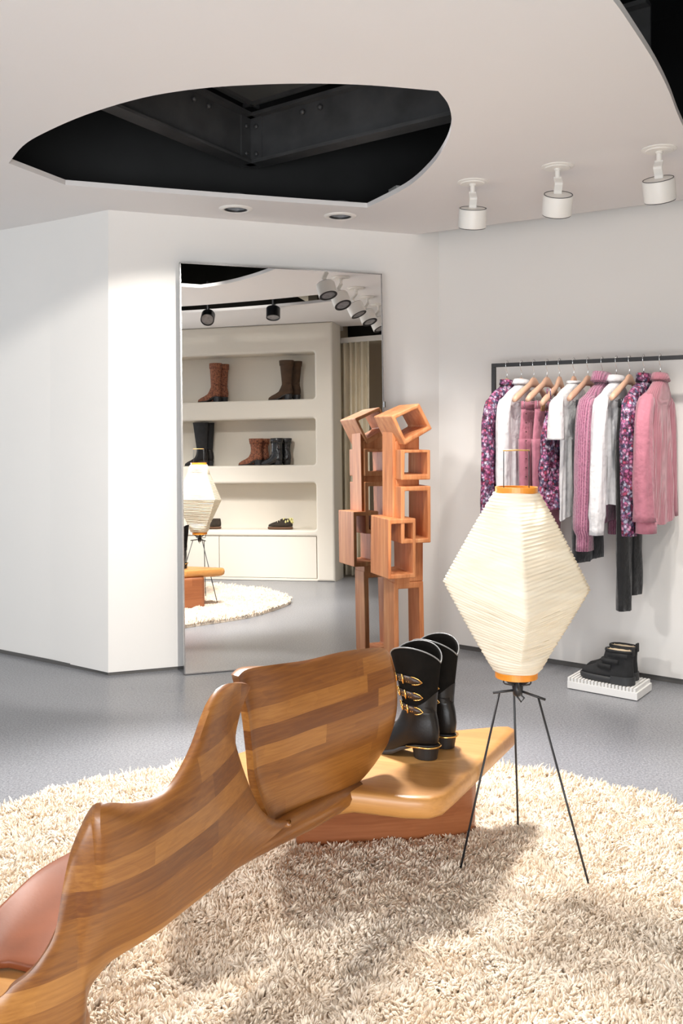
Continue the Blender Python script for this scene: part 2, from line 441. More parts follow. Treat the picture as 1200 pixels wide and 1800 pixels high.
vs, fs = filled(outline, [leaf, cres]+[[(x+.0655*cos(2*PI*k/32), y+.0655*sin(2*PI*k/32)) for k in range(32)] for x, y in DL], .026)
struct('ceiling', MB().add([(x, y, z+C+.013) for x, y, z in vs], fs), M_ceil)
# black plenum above
pl = MB()
pl.prism([(-5, -2.6), (5.2, -2.6), (5.2, 8), (-5, 8.2)], 3.9, 4.0)
struct('ceiling_roof_slab', pl, M_void)
def pl_wall(a, b, nm='wall_plenum'):
    a = Vector(a); b = Vector(b); d = (b-a).normalized(); n = Vector((-d.y, d.x))*.05
    struct(nm, MB().prism([tuple(a), tuple(b), tuple(b+n), tuple(a+n)], C+.03, 3.9), M_void)
pl_wall((-3.1, 5.0), (1.2, 6.45)); pl_wall((-3.1, 1.2), (-3.1, 5.0)); pl_wall((3.6, .9), (-3.1, .9)); pl_wall((-3.1, .9), (-3.1, 1.3)); pl_wall((1.2, 6.45), (3.4, 4.6)); pl_wall((3.4, 4.6), (3.6, .9))
struct('wall_fitting_upper', MB().prism([on(fit0, 0, (0, 0)), fit_hit, on(fit_hit, .05, (.8, -.6)), on(fit0, .05, (.8, -.6))], C+.026, 3.2), M_void)
# steel beams seen through the leaf opening
BC = Vector((-.537, 5.6)); BL = (Vector((-1.07, 4.65))-BC).normalized(); BR = (Vector((.538, 4.73))-BC).normalized()
def beam(dirv, length, inn):
    d = dirv; n = Vector((-d.y, d.x)); n = n if n.dot(inn) > 0 else -n
    q = lambda s, o, z: (BC.x+d.x*s+n.x*o, BC.y+d.y*s+n.y*o, z)
    def bar(o0, o1, z0, z1, nm, mat, s0=0., par=None):
        mb = MB().loft([[q(s0, o0, z0), q(length, o0, z0), q(length, o1, z0), q(s0, o1, z0)], [q(s0, o0, z1), q(length, o0, z1), q(length, o1, z1), q(s0, o1, z1)]])
        return obj(nm, mb, mat, par)
    web = bar(-.012, .0, 2.95, 3.23, 'steel_beam', M_steel); web['kind'] = 'structure'
    bar(-.06, .045, 2.94, 2.955, 'bottom_flange', M_steel, par=web)
    bar(.0, .05, 3.215, 3.235, 'top_flange', M_steel, par=web)
    bar(.05, .065, 3.27, 3.29, 'panel_rim', M_steel, par=web)
    bar(.0, .012, 2.96, 2.972, 'lower_lip', M_steel2, par=web)
    bar(.0, .010, 2.96, 3.215, 'corner_plate', M_steel, s0=.0, par=web).scale = (1, 1, 1)
    for s in (.06,):
        for z in (3.0, 3.16):
            obj('rivet', MB().lathe([(.014, 0), (.014, .008), (.008, .014)], 10, Matrix.Translation(q(s, .01, z)) @ n.to_3d().to_track_quat('Z', 'Y').to_matrix().to_4x4()), M_steel, web, smooth=True)
    for s in (.42, .55):
        obj('rivet', MB().lathe([(.016, 0), (.016, .01), (.009, .018)], 10, Matrix.Translation(q(s, .01, 3.17)) @ n.to_3d().to_track_quat('Z', 'Y').to_matrix().to_4x4()), M_steel, web, smooth=True)
    return web
inn = Vector((0, -1))
for dv in (BL, BR):
    wb = beam(dv, 2.4, inn)
    for ch in list(wb.children):
        if ch.name.startswith('corner_plate'):
            bpy.data.objects.remove(ch)
    n = Vector((-dv.y, dv.x)); n = n if n.dot(inn) > 0 else -n
    q = lambda s, o, z: (BC.x+dv.x*s+n.x*o, BC.y+dv.y*s+n.y*o, z)
    obj('corner_plate', MB().loft([[q(0, 0, 2.972), q(.1, 0, 2.972), q(.1, .01, 2.972), q(0, .01, 2.972)], [q(0, 0, 3.215), q(.1, 0, 3.215), q(.1, .01, 3.215), q(0, .01, 3.215)]]), M_steel, wb)
pan = [tuple(BC), tuple(BC+BR*2.4), tuple(BC+BR*2.4+BL*2.4), tuple(BC+BL*2.4)]
struct('ceiling_panel', MB().prism(pan, 3.29, 3.31), M_steel2)
dd = Vector((.943, .331))
la = Vector((-3.0, 4.86)); lb = la+dd*4.3; ln = Vector((.331, -.943))
struct('trim_plenum', MB().prism([tuple(la), tuple(lb), tuple(lb+ln*.03), tuple(la+ln*.03)], 2.66, 2.80), M_void)

# shelf wall with three niches, opposite the mirror
def sw(s, z, o): p = E+SD*s+SN*o; return (p.x, p.y, z)
def rrect(s0, s1, z0, z1, r=.03, n=4):
    out = []
    for cx, cy, a0 in ((s1-r, z1-r, 0), (s0+r, z1-r, PI/2), (s0+r, z0+r, PI), (s1-r, z0+r, 3*PI/2)):
        out += [(cx+r*cos(a0+PI/2*k/n), cy+r*sin(a0+PI/2*k/n)) for k in range(n+1)]
    return out
SW = 2.3; TH = .36
vs, fs = filled([(0, 0.0), (SW, 0.0), (SW, C-.002), (0, C-.002)],
                [rrect(.19, SW-.2, 1.85, 2.335), rrect(.19, SW-.2, 1.178, 1.655), rrect(.19, SW-.2, .515, .995), rrect(.19, SW-.2, .026, .452, .004)], TH, .022, 3)
smooth_by_angle(struct('wall_front', MB().add([sw(x, y, z-TH/2) for x, y, z in vs], fs), M_shelf), .5)
bk = MB()
for a, b, z0, z1, o0, o1 in ((.1, SW-.1, 1.80, 2.38, -.34, -.30), (.1, SW-.1, 1.13, 1.70, -.34, -.30), (.1, SW-.1, .47, 1.04, -.34, -.30), (.1, SW-.1, .0, .47, -.34, -.10)):
    bk.loft([[sw(a, z0, o0), sw(b, z0, o0), sw(b, z0, o1), sw(a, z0, o1)], [sw(a, z1, o0), sw(b, z1, o0), sw(b, z1, o1), sw(a, z1, o1)]])
struct('wall_front_niche_back', bk, M_shelf)
for s0, s1, lab in ((.196, 1.242, 'wide pale cabinet door under the niches, nearest the wall end'), (1.250, 2.094, 'pale cabinet door under the niches, next along behind the lamp')):
    mb = MB().loft([[sw(s0, .030, -.09), sw(s1, .030, -.09), sw(s1, .030, -.012), sw(s0, .030, -.012)], [sw(s0, .448, -.09), sw(s1, .448, -.09), sw(s1, .448, -.012), sw(s0, .448, -.012)]])
    tag(obj('cabinet_door', mb, M_shelf, bevel=.002), lab, 'cabinet door', 'cabinet doors under the niches')
# fitting room behind the end of the shelf wall
fw0 = on(on(E, -.4, (.6, .8)), 1.75, (.8, -.6))
struct('wall_fitting', MB().prism([fw0, on(fw0, 4.0, (.6, .8)), on(on(fw0, 4.0, (.6, .8)), .1, (.8, -.6)), on(fw0, .1, (.8, -.6))], 0, 3.2), M_tan)
fx = on(E, .36, (.8, -.6))
struct('wall_fitting_side', MB().prism([on(fx, -.25, (.6, .8)), on(on(fx, -.25, (.6, .8)), 1.45, (.8, -.6)), on(on(fx, -.35, (.6, .8)), 1.45, (.8, -.6)), on(fx, -.35, (.6, .8))], 0, 3.2), M_tan)
struct('ceiling_fitting', MB().prism([on(fit0, -.5, (.6, .8)), fit_hit, on(fit_hit, 2, (.8, -.6)), on(on(fit0, -.5, (.6, .8)), 2, (.8, -.6))], 2.98, 3.03), M_tan)
R0 = Vector(fx)+Vector((.6, .8))*-.06+Vector((.8, -.6))*.06
rail = [R0+Vector((.6, .8))*t+Vector((-.8, .6))*(.16*sin(PI*min(1, t/1.8))) for t in [i*.09 for i in range(20)]]
mb = MB(); rr = []
for i, p in enumerate(rail):
    q = p+Vector((.8, -.6))*.03
    rr.append([(p.x, p.y, 2.455), (q.x, q.y, 2.455), (q.x, q.y, 2.51), (p.x, p.y, 2.51)])
ct = thing('fitting_room_curtain', 'cream pleated curtain hanging from a curved white track in the fitting room', 'curtain', (0, 0, 0))
obj('curtain_track', mb.loft(rr), M_white, ct)
rows = []
for k in range(9):
    z = 2.455-2.43*k/8; row = []
    for i in range(121):
        t = i/120*.37
        p = R0+Vector((.6, .8))*(t*(1-.05*k/8))+Vector((-.8, .6))*(.16*sin(PI*t/1.8)-.015)
        amp = .022+.012*k/8
        p = p+Vector((-.8, .6))*(amp*sin(t*2*PI/.068+.5*sin(t*31)))
        row.append((p.x, p.y, z))
    rows.append(row)
obj('curtain_panel', MB().grid(rows), M_curtain, ct, smooth=True, solid=.004)

# ================================================================== MIRROR
mn = Vector((-sin(math.radians(19.4)), cos(math.radians(19.4)), 0)); mt = Vector((mn.y, -mn.x, 0))
tl = math.radians(1.15); mu = (Vector((0, 0, 1))*cos(tl)+mn*sin(tl)).normalized(); mout = mu.cross(mt).normalized()
if mout.y > 0: mout = -mout
mp = Vector((-.884, 5.361, .004)); mp = mp + mn*(5.362-mp.dot(mn))
mirror = thing('leaning_mirror', 'tall frameless mirror with thin metal edge leaning on the wall', 'mirror', tuple(mp))
roll = math.radians(.45)
mu2 = (mu*cos(roll)-mt*sin(roll)); mt2 = (mt*cos(roll)+mu*sin(roll))
W_, H_ = 1.238, 2.34
def mpt(a, b, o): return mt*a+mu2*b+mout*o
def slabm(a0, a1, b0, b1, o0, o1):
    return MB().loft([[mpt(a0, b0, o0), mpt(a1, b0, o0), mpt(a1, b1, o0), mpt(a0, b1, o0)], [mpt(a0, b0, o1), mpt(a1, b0, o1), mpt(a1, b1, o1), mpt(a0, b1, o1)]])
obj('mirror_glass', slabm(.006, W_-.006, .006, H_-.006, -.02, 0), M_mirror, mirror)
e = slabm(0, .006, 0, H_, -.03, .002); e.add(*(lambda m: (m.v, m.f))(slabm(W_-.006, W_, 0, H_, -.03, .002)))
e.add(*(lambda m: (m.v, m.f))(slabm(0, W_, 0, .006, -.03, .002))); e.add(*(lambda m: (m.v, m.f))(slabm(0, W_, H_-.006, H_, -.03, .002)))
obj('edge_frame', e, M_edge, mirror)
obj('back_board', slabm(.01, W_-.01, .01, H_-.01, -.03, -.02), M_black, mirror)
obj('wall_clip', slabm(W_-.002, W_+.012, 1.52, 1.56, -.03, .006), M_chrome, mirror, bevel=.003)

# ================================================================== CEILING LAMPS
def tilt_to(dirv): return Vector(dirv).normalized().to_track_quat('-Z', 'Y').to_matrix().to_4x4()
def spotlight(px, py, aimdir, label, energy):
    t = thing('ceiling_spotlight', label, 'spotlight', (px, py, C), 0, 'white spotlights along the clothes wall')
    obj('ceiling_plate', MB().lathe([(.075, 0), (.075, -.004), (.06, -.008), (.058, -.012)], 32), M_white, t)
    obj('stem', MB().lathe([(.016, -.01), (.016, -.02), (.012, -.022), (.012, -.055)], 16), M_white, t)
    h = Vector((aimdir[0], aimdir[1], 0)).normalized()
    sd = Vector((-h.y, h.x, 0))
    def arm(pts, wd):
        return MB().loft([[Vector(p)+sd*wd-h*.006, Vector(p)+sd*wd+h*.006, Vector(p)-sd*wd+h*.006, Vector(p)-sd*wd-h*.006] for p in pts])
    obj('bracket_arm', arm([(0, 0, -.05), tuple(h*-.004+Vector((0, 0, -.06))), tuple(h*-.03+Vector((0, 0, -.085))), tuple(h*-.03+Vector((0, 0, -.095))), tuple(h*-.006+Vector((0, 0, -.12))), tuple(h*-.004+Vector((0, 0, -.145)))], .019), M_white, t, bevel=.003)
    Mx = Matrix.Translation((h.x*.0, h.y*.0, -.178)) @ tilt_to(aimdir)
    hd = obj('lamp_head', MB().lathe([(.055, .046), (.068, .044), (.070, .040), (.070, -.046), (.067, -.049), (.060, -.049), (.058, -.036)], 40, Mx), M_white, t)
    smooth_by_angle(hd, .5)
    obj('head_seam', MB().lathe([(.0665, .0445), (.0665, .0465), (.063, .0465), (.063, .0445)], 40, Mx), M_black, hd)
    obj('bezel', MB().lathe([(.0665, -.0485), (.0665, -.052), (.050, -.052), (.049, -.046)], 40, Mx, caps=(False, False)), M_black, hd)
    obj('lens', MB().lathe([(.052, -.0485), (.001, -.0495)], 32, Mx, caps=(True, True)), M_lens, hd)
    p = Vector((px, py, C)) + (Mx @ Vector((0, 0, -.06)))
    if energy: spot('spot_lamp', p, p+Vector(aimdir), energy, 75, .8, .03)
sp = [(.655, 4.75), (1.015, 4.467), (1.40, 4.190), (1.75, 3.925), (2.098, 3.668)]
ad = [(.0, .40, -1), (.02, .55, -1), (.24, .42, -1), (.08, .45, -1), (.15, .45, -1)]
labs = ['white ceiling spotlight nearest the room corner, head almost level', 'white ceiling spotlight second from the corner, top of its head showing', 'white ceiling spotlight at the right edge, third from the corner', 'white ceiling spotlight seen only in the mirror, second from the right', 'white ceiling spotlight seen only in the mirror, rightmost of the row']
for (x, y), a, l in zip(sp, ad, labs): spotlight(x, y, a, l, 40)

def downlight(px, py, rot, label, energy):
    t = thing('recessed_downlight', label, 'downlight', (px, py, C), rot, 'recessed downlights in front of the mirror wall')
    obj('trim_ring', MB().lathe([(.094, 0), (.090, -.006), (.074, -.010), (.0665, -.009), (.0655, .004)], 36, caps=(False, False)), M_white, t, smooth=True)
    obj('reflector_can', MB().lathe([(.0645, -.003), (.0635, .02), (.060, .075)], 36, caps=(False, True)), M_lens, t, smooth=True)
    obj('inner_ring', MB().lathe([(.0655, -.006), (.0640, -.0075), (.0600, -.0075), (.0595, .003)], 36, caps=(False, False)), M_black, t, smooth=True)
    obj('lens', MB().lathe([(.050, .030), (.03, .024), (.001, .022)], 30), M_lens, t, smooth=True)
    if energy: spot('down_lamp', (px, py-.01, C-.012), (px-.05, py-.25, 0), energy, 110, .8, .04)
downlight(-.593, 5.33, .36, 'recessed round downlight in the ceiling above the mirror, left of two', 28)
downlight(-.008, 5.51, .2, 'recessed round downlight in the ceiling above the mirror, right of two', 28)

def track_spot(px, py, aimdir, label, energy, target, ang):
    t = thing('black_spotlight', label, 'spotlight', (px, py, C), 0, 'black spotlights in the ceiling slot')
    obj('stem', MB().lathe([(.012, .28), (.012, -.02)], 12), M_black, t)
    Mx = Matrix.Translation((0, 0, -.06)) @ tilt_to(aimdir)
    smooth_by_angle(obj('lamp_head', MB().lathe([(.05, .05), (.062, .048), (.064, .044), (.064, -.05), (.060, -.052), (.055, -.04)], 36, Mx), M_black, t), .5)
    obj('lens', MB().lathe([(.055, -.042), (.001, -.043)], 24, Mx), M_lens, t)
    p = Vector((px, py, C)) + (Mx @ Vector((0, 0, -.07)))
    if energy: spot('track_lamp', p, target, energy, ang, .3, .012)
track_spot(1.0, 2.50, (-.75, .95, -.95), 'black spotlight in the ceiling slot, head tipped sideways, left one in the mirror', 0, None, 0)
track_spot(1.36, 3.05, (-.2, .25, -1), 'black spotlight in the ceiling slot, head hanging straight, right one in the mirror', 0, None, 0)

# ================================================================== RUG
rug = thing('shag_rug', 'large round cream shag rug under the bench and paper lamp', 'rug', (0, 2.72, 0))
def rug_r(a):
    c, s = abs(cos(a)), abs(sin(a)); n = 2.35
    return 1/((c/1.39)**n+(s/1.26)**n)**(1/n)*(1+.012*sin(5*a)+.008*sin(11*a+1))
N = 160
mb = MB(); mb.loft([[(rug_r(2*PI*k/N)*cos(2*PI*k/N), rug_r(2*PI*k/N)*sin(2*PI*k/N), z) for k in range(N)] for z in (.001, .014)])
obj('backing', mb, M_rug, rug)
rng = np.random.default_rng(3)
def fbm(x, y, seed, f):
    r = np.random.default_rng(seed); out = np.zeros_like(x)
    for i in range(7):
        a = r.uniform(0, 2*PI); k = f*r.uniform(.6, 1.7); ph = r.uniform(0, 2*PI)
        out += np.sin(k*(x*np.cos(a)+y*np.sin(a))+ph)
    return out/3.
NT_ = 190000
px = rng.uniform(-1.43, 1.43, NT_); py = rng.uniform(-1.3, 1.3, NT_)
ang = np.arctan2(py, px); rad = np.hypot(px, py)
rr_ = np.array([rug_r(a) for a in np.linspace(-PI, PI, 721)]); lim = np.interp(ang, np.linspace(-PI, PI, 721), rr_)
keep = (rad < lim) & (py > -.80); px, py, ang, rad, lim = (q[keep] for q in (px, py, ang, rad, lim))
nt = len(px)
th = fbm(px, py, 1, 5)*1.2 + fbm(px, py, 2, 26)*1.6 + fbm(px, py, 4, 95)*1.8 + rng.normal(0, .7, nt)
edge = np.clip((rad-lim+.10)/.10, 0, 1)
th = np.where(rng.uniform(0, 1, nt) < edge*.8, ang+rng.normal(0, .5, nt), th)
lean = .70+.40*fbm(px, py, 6, 45)+rng.normal(0, .2, nt); lean = np.clip(lean, .1, 1.25)
Ls = .026+.006*fbm(px, py, 8, 55)+.004*fbm(px, py, 9, 12)+rng.normal(0, .004, nt); Ls = np.clip(Ls, .012, .045); Ls = np.where((edge > .3) & (rng.uniform(0, 1, nt) < .10), Ls*1.5, Ls)
rad0 = rng.uniform(.0030, .0058, nt)
NS = 4; K = 3
V = np.zeros((nt, NS, K, 3)); p = np.stack([px, py, np.full(nt, .012)], 1); dx, dy = np.cos(th), np.sin(th)
tw = rng.uniform(0, 2*PI, nt)
for i in range(NS):
    u = i/(NS-1); tilt = lean*(.25+1.15*u)
    r_i = rad0*(.9, 1.15, 1.1, .25)[i]
    d = np.stack([np.sin(tilt)*dx, np.sin(tilt)*dy, np.cos(tilt)], 1)
    a = np.stack([-dy, dx, np.zeros(nt)], 1); b = np.cross(d, a)
    for k in range(K):
        q = tw+2*PI*k/K
        V[:, i, k] = p+a*(r_i*np.cos(q))[:, None]+b*(r_i*np.sin(q))[:, None]
    wob = .0032*np.sin(tw*3+i*2.1)
    p = p+d*(Ls/(NS-1))[:, None]+a*wob[:, None]
V = V.reshape(-1, 3); basei = (np.arange(nt)*NS*K)[:, None]
F = []
for i in range(NS-1):
    for k in range(K):
        k2 = (k+1) % K; F.append([i*K+k, i*K+k2, (i+1)*K+k2, (i+1)*K+k])
F = (basei[:, :, None]+np.array(F)[None]).reshape(-1, 4)
me = bpy.data.meshes.new('pile'); me.vertices.add(len(V)); me.vertices.foreach_set('co', V.ravel())
me.loops.add(F.size); me.loops.foreach_set('vertex_index', F.ravel())
me.polygons.add(len(F)); me.polygons.foreach_set('loop_start', np.arange(len(F))*4); me.polygons.foreach_set('loop_total', np.full(len(F), 4))
me.polygons.foreach_set('use_smooth', np.ones(len(F), bool)); me.update(); me.materials.append(M_rug)
po = bpy.data.objects.new('pile', me); link(po, rug); po['kind'] = 'stuff'

# ================================================================== BENCH
BO = (-.1, 2.75, 0)
bench = thing('sculpted_bench', 'long sculpted oak bench with two laminated backrests on the cream rug', 'bench', BO)
def off(p): return (p[0]-BO[0], p[1]-BO[1], p[2]-BO[2])
A_ = [[(-0.192,2.47,0.365),(-0.229,2.463,0.474),(-0.239,2.453,0.566),(-0.249,2.441,0.665),(-0.267,2.427,0.749),(-0.271,2.41,0.772)],[(-0.181,2.52,0.344),(-0.213,2.5,0.445),(-0.223,2.483,0.556),(-0.232,2.471,0.663),(-0.248,2.464,0.754),(-0.25,2.46,0.778)],[(-0.132,2.6,0.318),(-0.154,2.57,0.418),(-0.16,2.546,0.534),(-0.167,2.534,0.644),(-0.176,2.534,0.743),(-0.178,2.54,0.766)],[(-0.065,2.7,0.312),(-0.08,2.664,0.406),(-0.085,2.637,0.516),(-0.091,2.625,0.633),(-0.098,2.628,0.73),(-0.1,2.64,0.749)],[(0.008,2.8,0.324),(0.003,2.764,0.41),(0.0,2.737,0.51),(-0.005,2.725,0.623),(-0.01,2.728,0.725),(-0.011,2.74,0.749)],[(0.078,2.89,0.362),(0.08,2.86,0.427),(0.082,2.836,0.512),(0.078,2.824,0.617),(0.069,2.824,0.719),(0.068,2.83,0.741)],[(0.128,2.96,0.407),(0.141,2.94,0.462),(0.149,2.923,0.528),(0.146,2.911,0.619),(0.132,2.904,0.699),(0.118,2.9,0.724)],[(0.137,2.97,0.422),(0.153,2.963,0.472),(0.163,2.953,0.537),(0.16,2.941,0.62),(0.144,2.927,0.688),(0.127,2.91,0.719)]]
B_ = [[(-0.699,1.77,0.014),(-0.693,1.754,0.131),(-0.689,1.743,0.212),(-0.687,1.737,0.268),(-0.686,1.736,0.305),(-0.688,1.74,0.321)],[(-0.641,1.785,0.023),(-0.636,1.77,0.13),(-0.632,1.759,0.212),(-0.63,1.753,0.29),(-0.629,1.752,0.332),(-0.631,1.755,0.348)],[(-0.618,1.795,0.037),(-0.613,1.78,0.144),(-0.609,1.769,0.226),(-0.607,1.763,0.304),(-0.608,1.762,0.349),(-0.61,1.764,0.367)],[(-0.586,1.814,0.066),(-0.583,1.797,0.165),(-0.581,1.785,0.248),(-0.581,1.778,0.322),(-0.583,1.776,0.366),(-0.585,1.778,0.382)],[(-0.555,1.836,0.116),(-0.552,1.82,0.193),(-0.552,1.806,0.277),(-0.555,1.796,0.353),(-0.56,1.791,0.392),(-0.564,1.792,0.405)],[(-0.526,1.862,0.165),(-0.524,1.845,0.242),(-0.524,1.83,0.328),(-0.531,1.816,0.401),(-0.538,1.809,0.433),(-0.544,1.808,0.445)],[(-0.515,1.873,0.225),(-0.511,1.855,0.286),(-0.511,1.839,0.367),(-0.516,1.825,0.451),(-0.523,1.817,0.51),(-0.528,1.818,0.526)],[(-0.512,1.875,0.268),(-0.506,1.853,0.326),(-0.502,1.836,0.413),(-0.504,1.825,0.506),(-0.509,1.82,0.572),(-0.513,1.823,0.581)],[(-0.504,1.883,0.298),(-0.496,1.855,0.358),(-0.49,1.834,0.452),(-0.489,1.822,0.551),(-0.493,1.819,0.609),(-0.498,1.827,0.621)],[(-0.489,1.9,0.315),(-0.48,1.863,0.387),(-0.474,1.836,0.49),(-0.472,1.822,0.59),(-0.475,1.822,0.647),(-0.477,1.835,0.661)],[(-0.467,1.925,0.33),(-0.459,1.879,0.407),(-0.454,1.844,0.508),(-0.454,1.826,0.593),(-0.457,1.826,0.654),(-0.459,1.844,0.666)],[(-0.395,2.0,0.344),(-0.393,1.952,0.421),(-0.393,1.917,0.507),(-0.398,1.901,0.58),(-0.407,1.905,0.624),(-0.414,1.923,0.635)],[(-0.34,2.1,0.349),(-0.341,2.05,0.427),(-0.344,2.013,0.504),(-0.352,1.997,0.577),(-0.361,2.002,0.621),(-0.368,2.02,0.633)],[(-0.278,2.21,0.356),(-0.287,2.16,0.439),(-0.3,2.123,0.532),(-0.315,2.107,0.62),(-0.328,2.112,0.669),(-0.335,2.13,0.683)],[(-0.223,2.33,0.358),(-0.246,2.28,0.447),(-0.269,2.243,0.55),(-0.288,2.227,0.656),(-0.303,2.232,0.741),(-0.31,2.25,0.759)],[(-0.174,2.42,0.365),(-0.22,2.37,0.452),(-0.257,2.333,0.571),(-0.278,2.317,0.674),(-0.274,2.322,0.749),(-0.275,2.34,0.768)],[(-0.141,2.48,0.365),(-0.204,2.43,0.399),(-0.252,2.393,0.507),(-0.276,2.377,0.613),(-0.265,2.382,0.69),(-0.244,2.4,0.755)],[(-0.131,2.49,0.365),(-0.193,2.44,0.386),(-0.249,2.403,0.496),(-0.274,2.387,0.605),(-0.261,2.392,0.684),(-0.234,2.41,0.743)]]
S_ = [[(-0.601,2.36,0.374),(-0.643,2.3,0.374),(-0.702,2.2,0.37),(-0.744,2.07,0.356),(-0.782,1.95,0.328)],[(-0.55,2.24,0.343),(-0.585,2.17,0.344),(-0.66,2.08,0.331),(-0.719,2.0,0.319),(-0.762,1.9,0.304)],[(-0.491,2.05,0.31),(-0.543,1.97,0.293),(-0.618,1.93,0.297),(-0.697,1.94,0.301),(-0.746,1.86,0.294)]]
def patch(name, rows, mat, th, nu=4, nv=4):
    rows = [[off(p) for p in r] for r in rows]
    return obj(name, MB().grid(refine(rows, nu, nv)), mat, bench, smooth=True, solid=th, bevel=th*.42, seg=3)
patch('backrest', A_, M_bench, .020)
patch('backrest', B_, M_bench, .020)
patch('seat', S_, M_seat, .02)
# leg below the left seat
lg = []
for z, g in ((.0, 0), (.12, 0), (.22, -.004), (.27, -.02)):
    lg.append([off((x, y, z)) for x, y in catmull([(-.500+g, 1.88), (-.515+g, 1.84), (-.64, 1.82), (-.9, 1.82), (-.98, 1.9), (-.9, 1.98), (-.6, 1.97), (-.51+g, 1.92)], 4, True)])
obj('pedestal', MB().loft(lg), M_bench, bench, smooth=True, bevel=.008)
# light wooden seat plank beside the left chair
pk = catmull([(-.60, 1.84), (-.72, 1.83), (-.95, 1.79), (-1.0, 1.85), (-.86, 1.96), (-.70, 1.99), (-.60, 1.97), (-.56, 1.88)], 4, True)
obj('seat_plank', MB().loft([[off((x, y, .255)) for x, y in pk], [off((x, y, .288)) for x, y in pk]]), M_slab, bench, bevel=.012, seg=3)
# right-hand seat slab
sb = [(.618, 3.372), (.612, 3.345), (.36, 2.86), (.300, 2.752), (.255, 2.722), (.19, 2.726), (.03, 2.772), (-.06, 2.74), (-.16, 2.62), (-.30, 2.52), (-.38, 2.58), (-.42, 2.85), (-.37, 3.09), (-.22, 3.24), (.0, 3.30), (.18, 3.312), (.39, 3.345), (.57, 3.395), (.606, 3.396)]
cx, cy = .15, 3.05
def ins(poly, k): return [(x+(cx-x)*k, y+(cy-y)*k) for x, y in poly]
def sbr(k, z): return [off((x, y, z)) for x, y in ins(sb, k)]
obj('seat_slab', MB().loft([sbr(.14, .268), sbr(.05, .272), sbr(.012, .284), sbr(0, .304), sbr(.003, .320), sbr(.012, .330), sbr(.028, .335), sbr(.10, .3355), sbr(.3, .3355)]), M_slab, bench, smooth=True)
pd = []
for z, g in ((0, 0), (.05, 0), (.2, .004), (.25, .014), (.272, .04)):
    pd.append([off((x, y, z)) for x, y in catmull([(-.152-g, 3.16), (-.12, 3.125-g), (.1, 3.135-g), (.40, 3.20-g), (.445+g, 3.225), (.455+g, 3.26), (.43, 3.35), (.40, 3.36), (.1, 3.31), (-.12, 3.28), (-.155-g, 3.25)], 3, True)])
obj('pedestal', MB().loft(pd), M_ped, bench, smooth=True)
# spine that carries the backrests into the slab
obj('spine', MB().tube([off(p) for p in [(-.40, 2.04, .372), (-.37, 2.09, .366), (-.32, 2.18, .358), (-.24, 2.36, .345), (-.17, 2.5, .335), (-.1, 2.62, .325), (-.02, 2.76, .315), (.05, 2.85, .318)]], [.002, .008, .015, .024, .032, .036, .036, .026], 12), M_bench, bench, smooth=True)

# ================================================================== TOTEM
TO = Vector((.309, 5.455, 0)); ta = Vector((.944, .33, 0)); tb = Vector((.33, -.944, 0))   # a: right, b: toward the camera
tot = thing('carved_totem', 'tall carved orange wood totem of stacked open boxes', 'sculpture', tuple(TO))
def tp(a, b, z): return ta*a+tb*b+Vector((0, 0, z))
def frame(quad, hole, b0, b1):
    mb = MB(); jit = lambda: random.uniform(-.002, .002)
    r = []
    for b in (b0, b1):
        r.append([tp(a+jit(), b+jit(), z+jit()) for a, z in quad]); r.append([tp(a+jit(), b+jit(), z+jit()) for a, z in hole])
    o0, i0, o1, i1 = r; vs = o0+i0+o1+i1; fs = []
    for k in range(4):
        m = (k+1) % 4
        fs += [(k, m, 4+m, 4+k), (8+k, 12+k, 12+m, 8+m), (k, 8+k, 8+m, m), (4+k, 4+m, 12+m, 12+k)]
    return mb.add(vs, fs)
def rect(a0, a1, z0, z1): return [(a0, z0), (a1, z0), (a1, z1), (a0, z1)]
D0, D1 = -.19, .088
obj('box_frame', frame([(.022, 1.302), (.190, 1.393), (.109, 1.540), (-.062, 1.468)], [(.022, 1.338), (.160, 1.408), (.098, 1.512), (-.034, 1.452)], D0+.0, D1+.006), M_totem, tot, bevel=.008)
obj('box_frame', frame(rect(0, .182, 1.103, 1.275), rect(.022, .160, 1.134, 1.258), D0, D1), M_totem, tot, bevel=.005)
obj('box_frame', frame(rect(.001, .184, .745, 1.068), rect(.024, .164, .770, 1.040), D0, D1), M_totem, tot, bevel=.005)
obj('box_frame', frame(rect(-.080, .086, .546, .887), rect(-.060, .068, .574, .858), D0, D1+.004), M_totem, tot, bevel=.005)
obj('box_frame', frame([(-.004, 0), (.186, 0), (.174, .512), (-.008, .512)], [(.024, .035), (.156, .035), (.148, .472), (.022, .472)], -.17, .0), M_totem, tot, bevel=.006)
def core(a0, a1, z0, z1, z2=None, b0=-.17, b1=.0):
    z2 = z1 if z2 is None else z2
    return MB().loft([[tp(a0, b0, z0), tp(a1, b0, z0), tp(a1, b1, z0), tp(a0, b1, z0)], [tp(a0, b0, z1), tp(a1, b0, z2), tp(a1, b1, z2), tp(a0, b1, z1)]])
obj('column_core', core(.0, .150, 1.262, 1.32, 1.40), M_totem, tot, bevel=.004)
obj('column_core', core(.004, .150, 1.062, 1.108), M_totem, tot, bevel=.004)
obj('column_core', core(.086, .174, .512, .752), M_totem, tot, bevel=.004)
obj('column_core', core(-.004, .09, .50, .552), M_totem, tot, bevel=.004)
obj('side_plank', MB().loft([[tp(a, b, z) for a, b, z in q] for q in ([(-.014, -.165, .88), (.006, -.165, .88), (.006, -.002, .88), (-.014, -.002, .88)], [(-.016, -.165, 1.38), (.006, -.165, 1.37), (.006, -.006, 1.385), (-.016, -.006, 1.395)])]), M_totem, tot, bevel=.003)

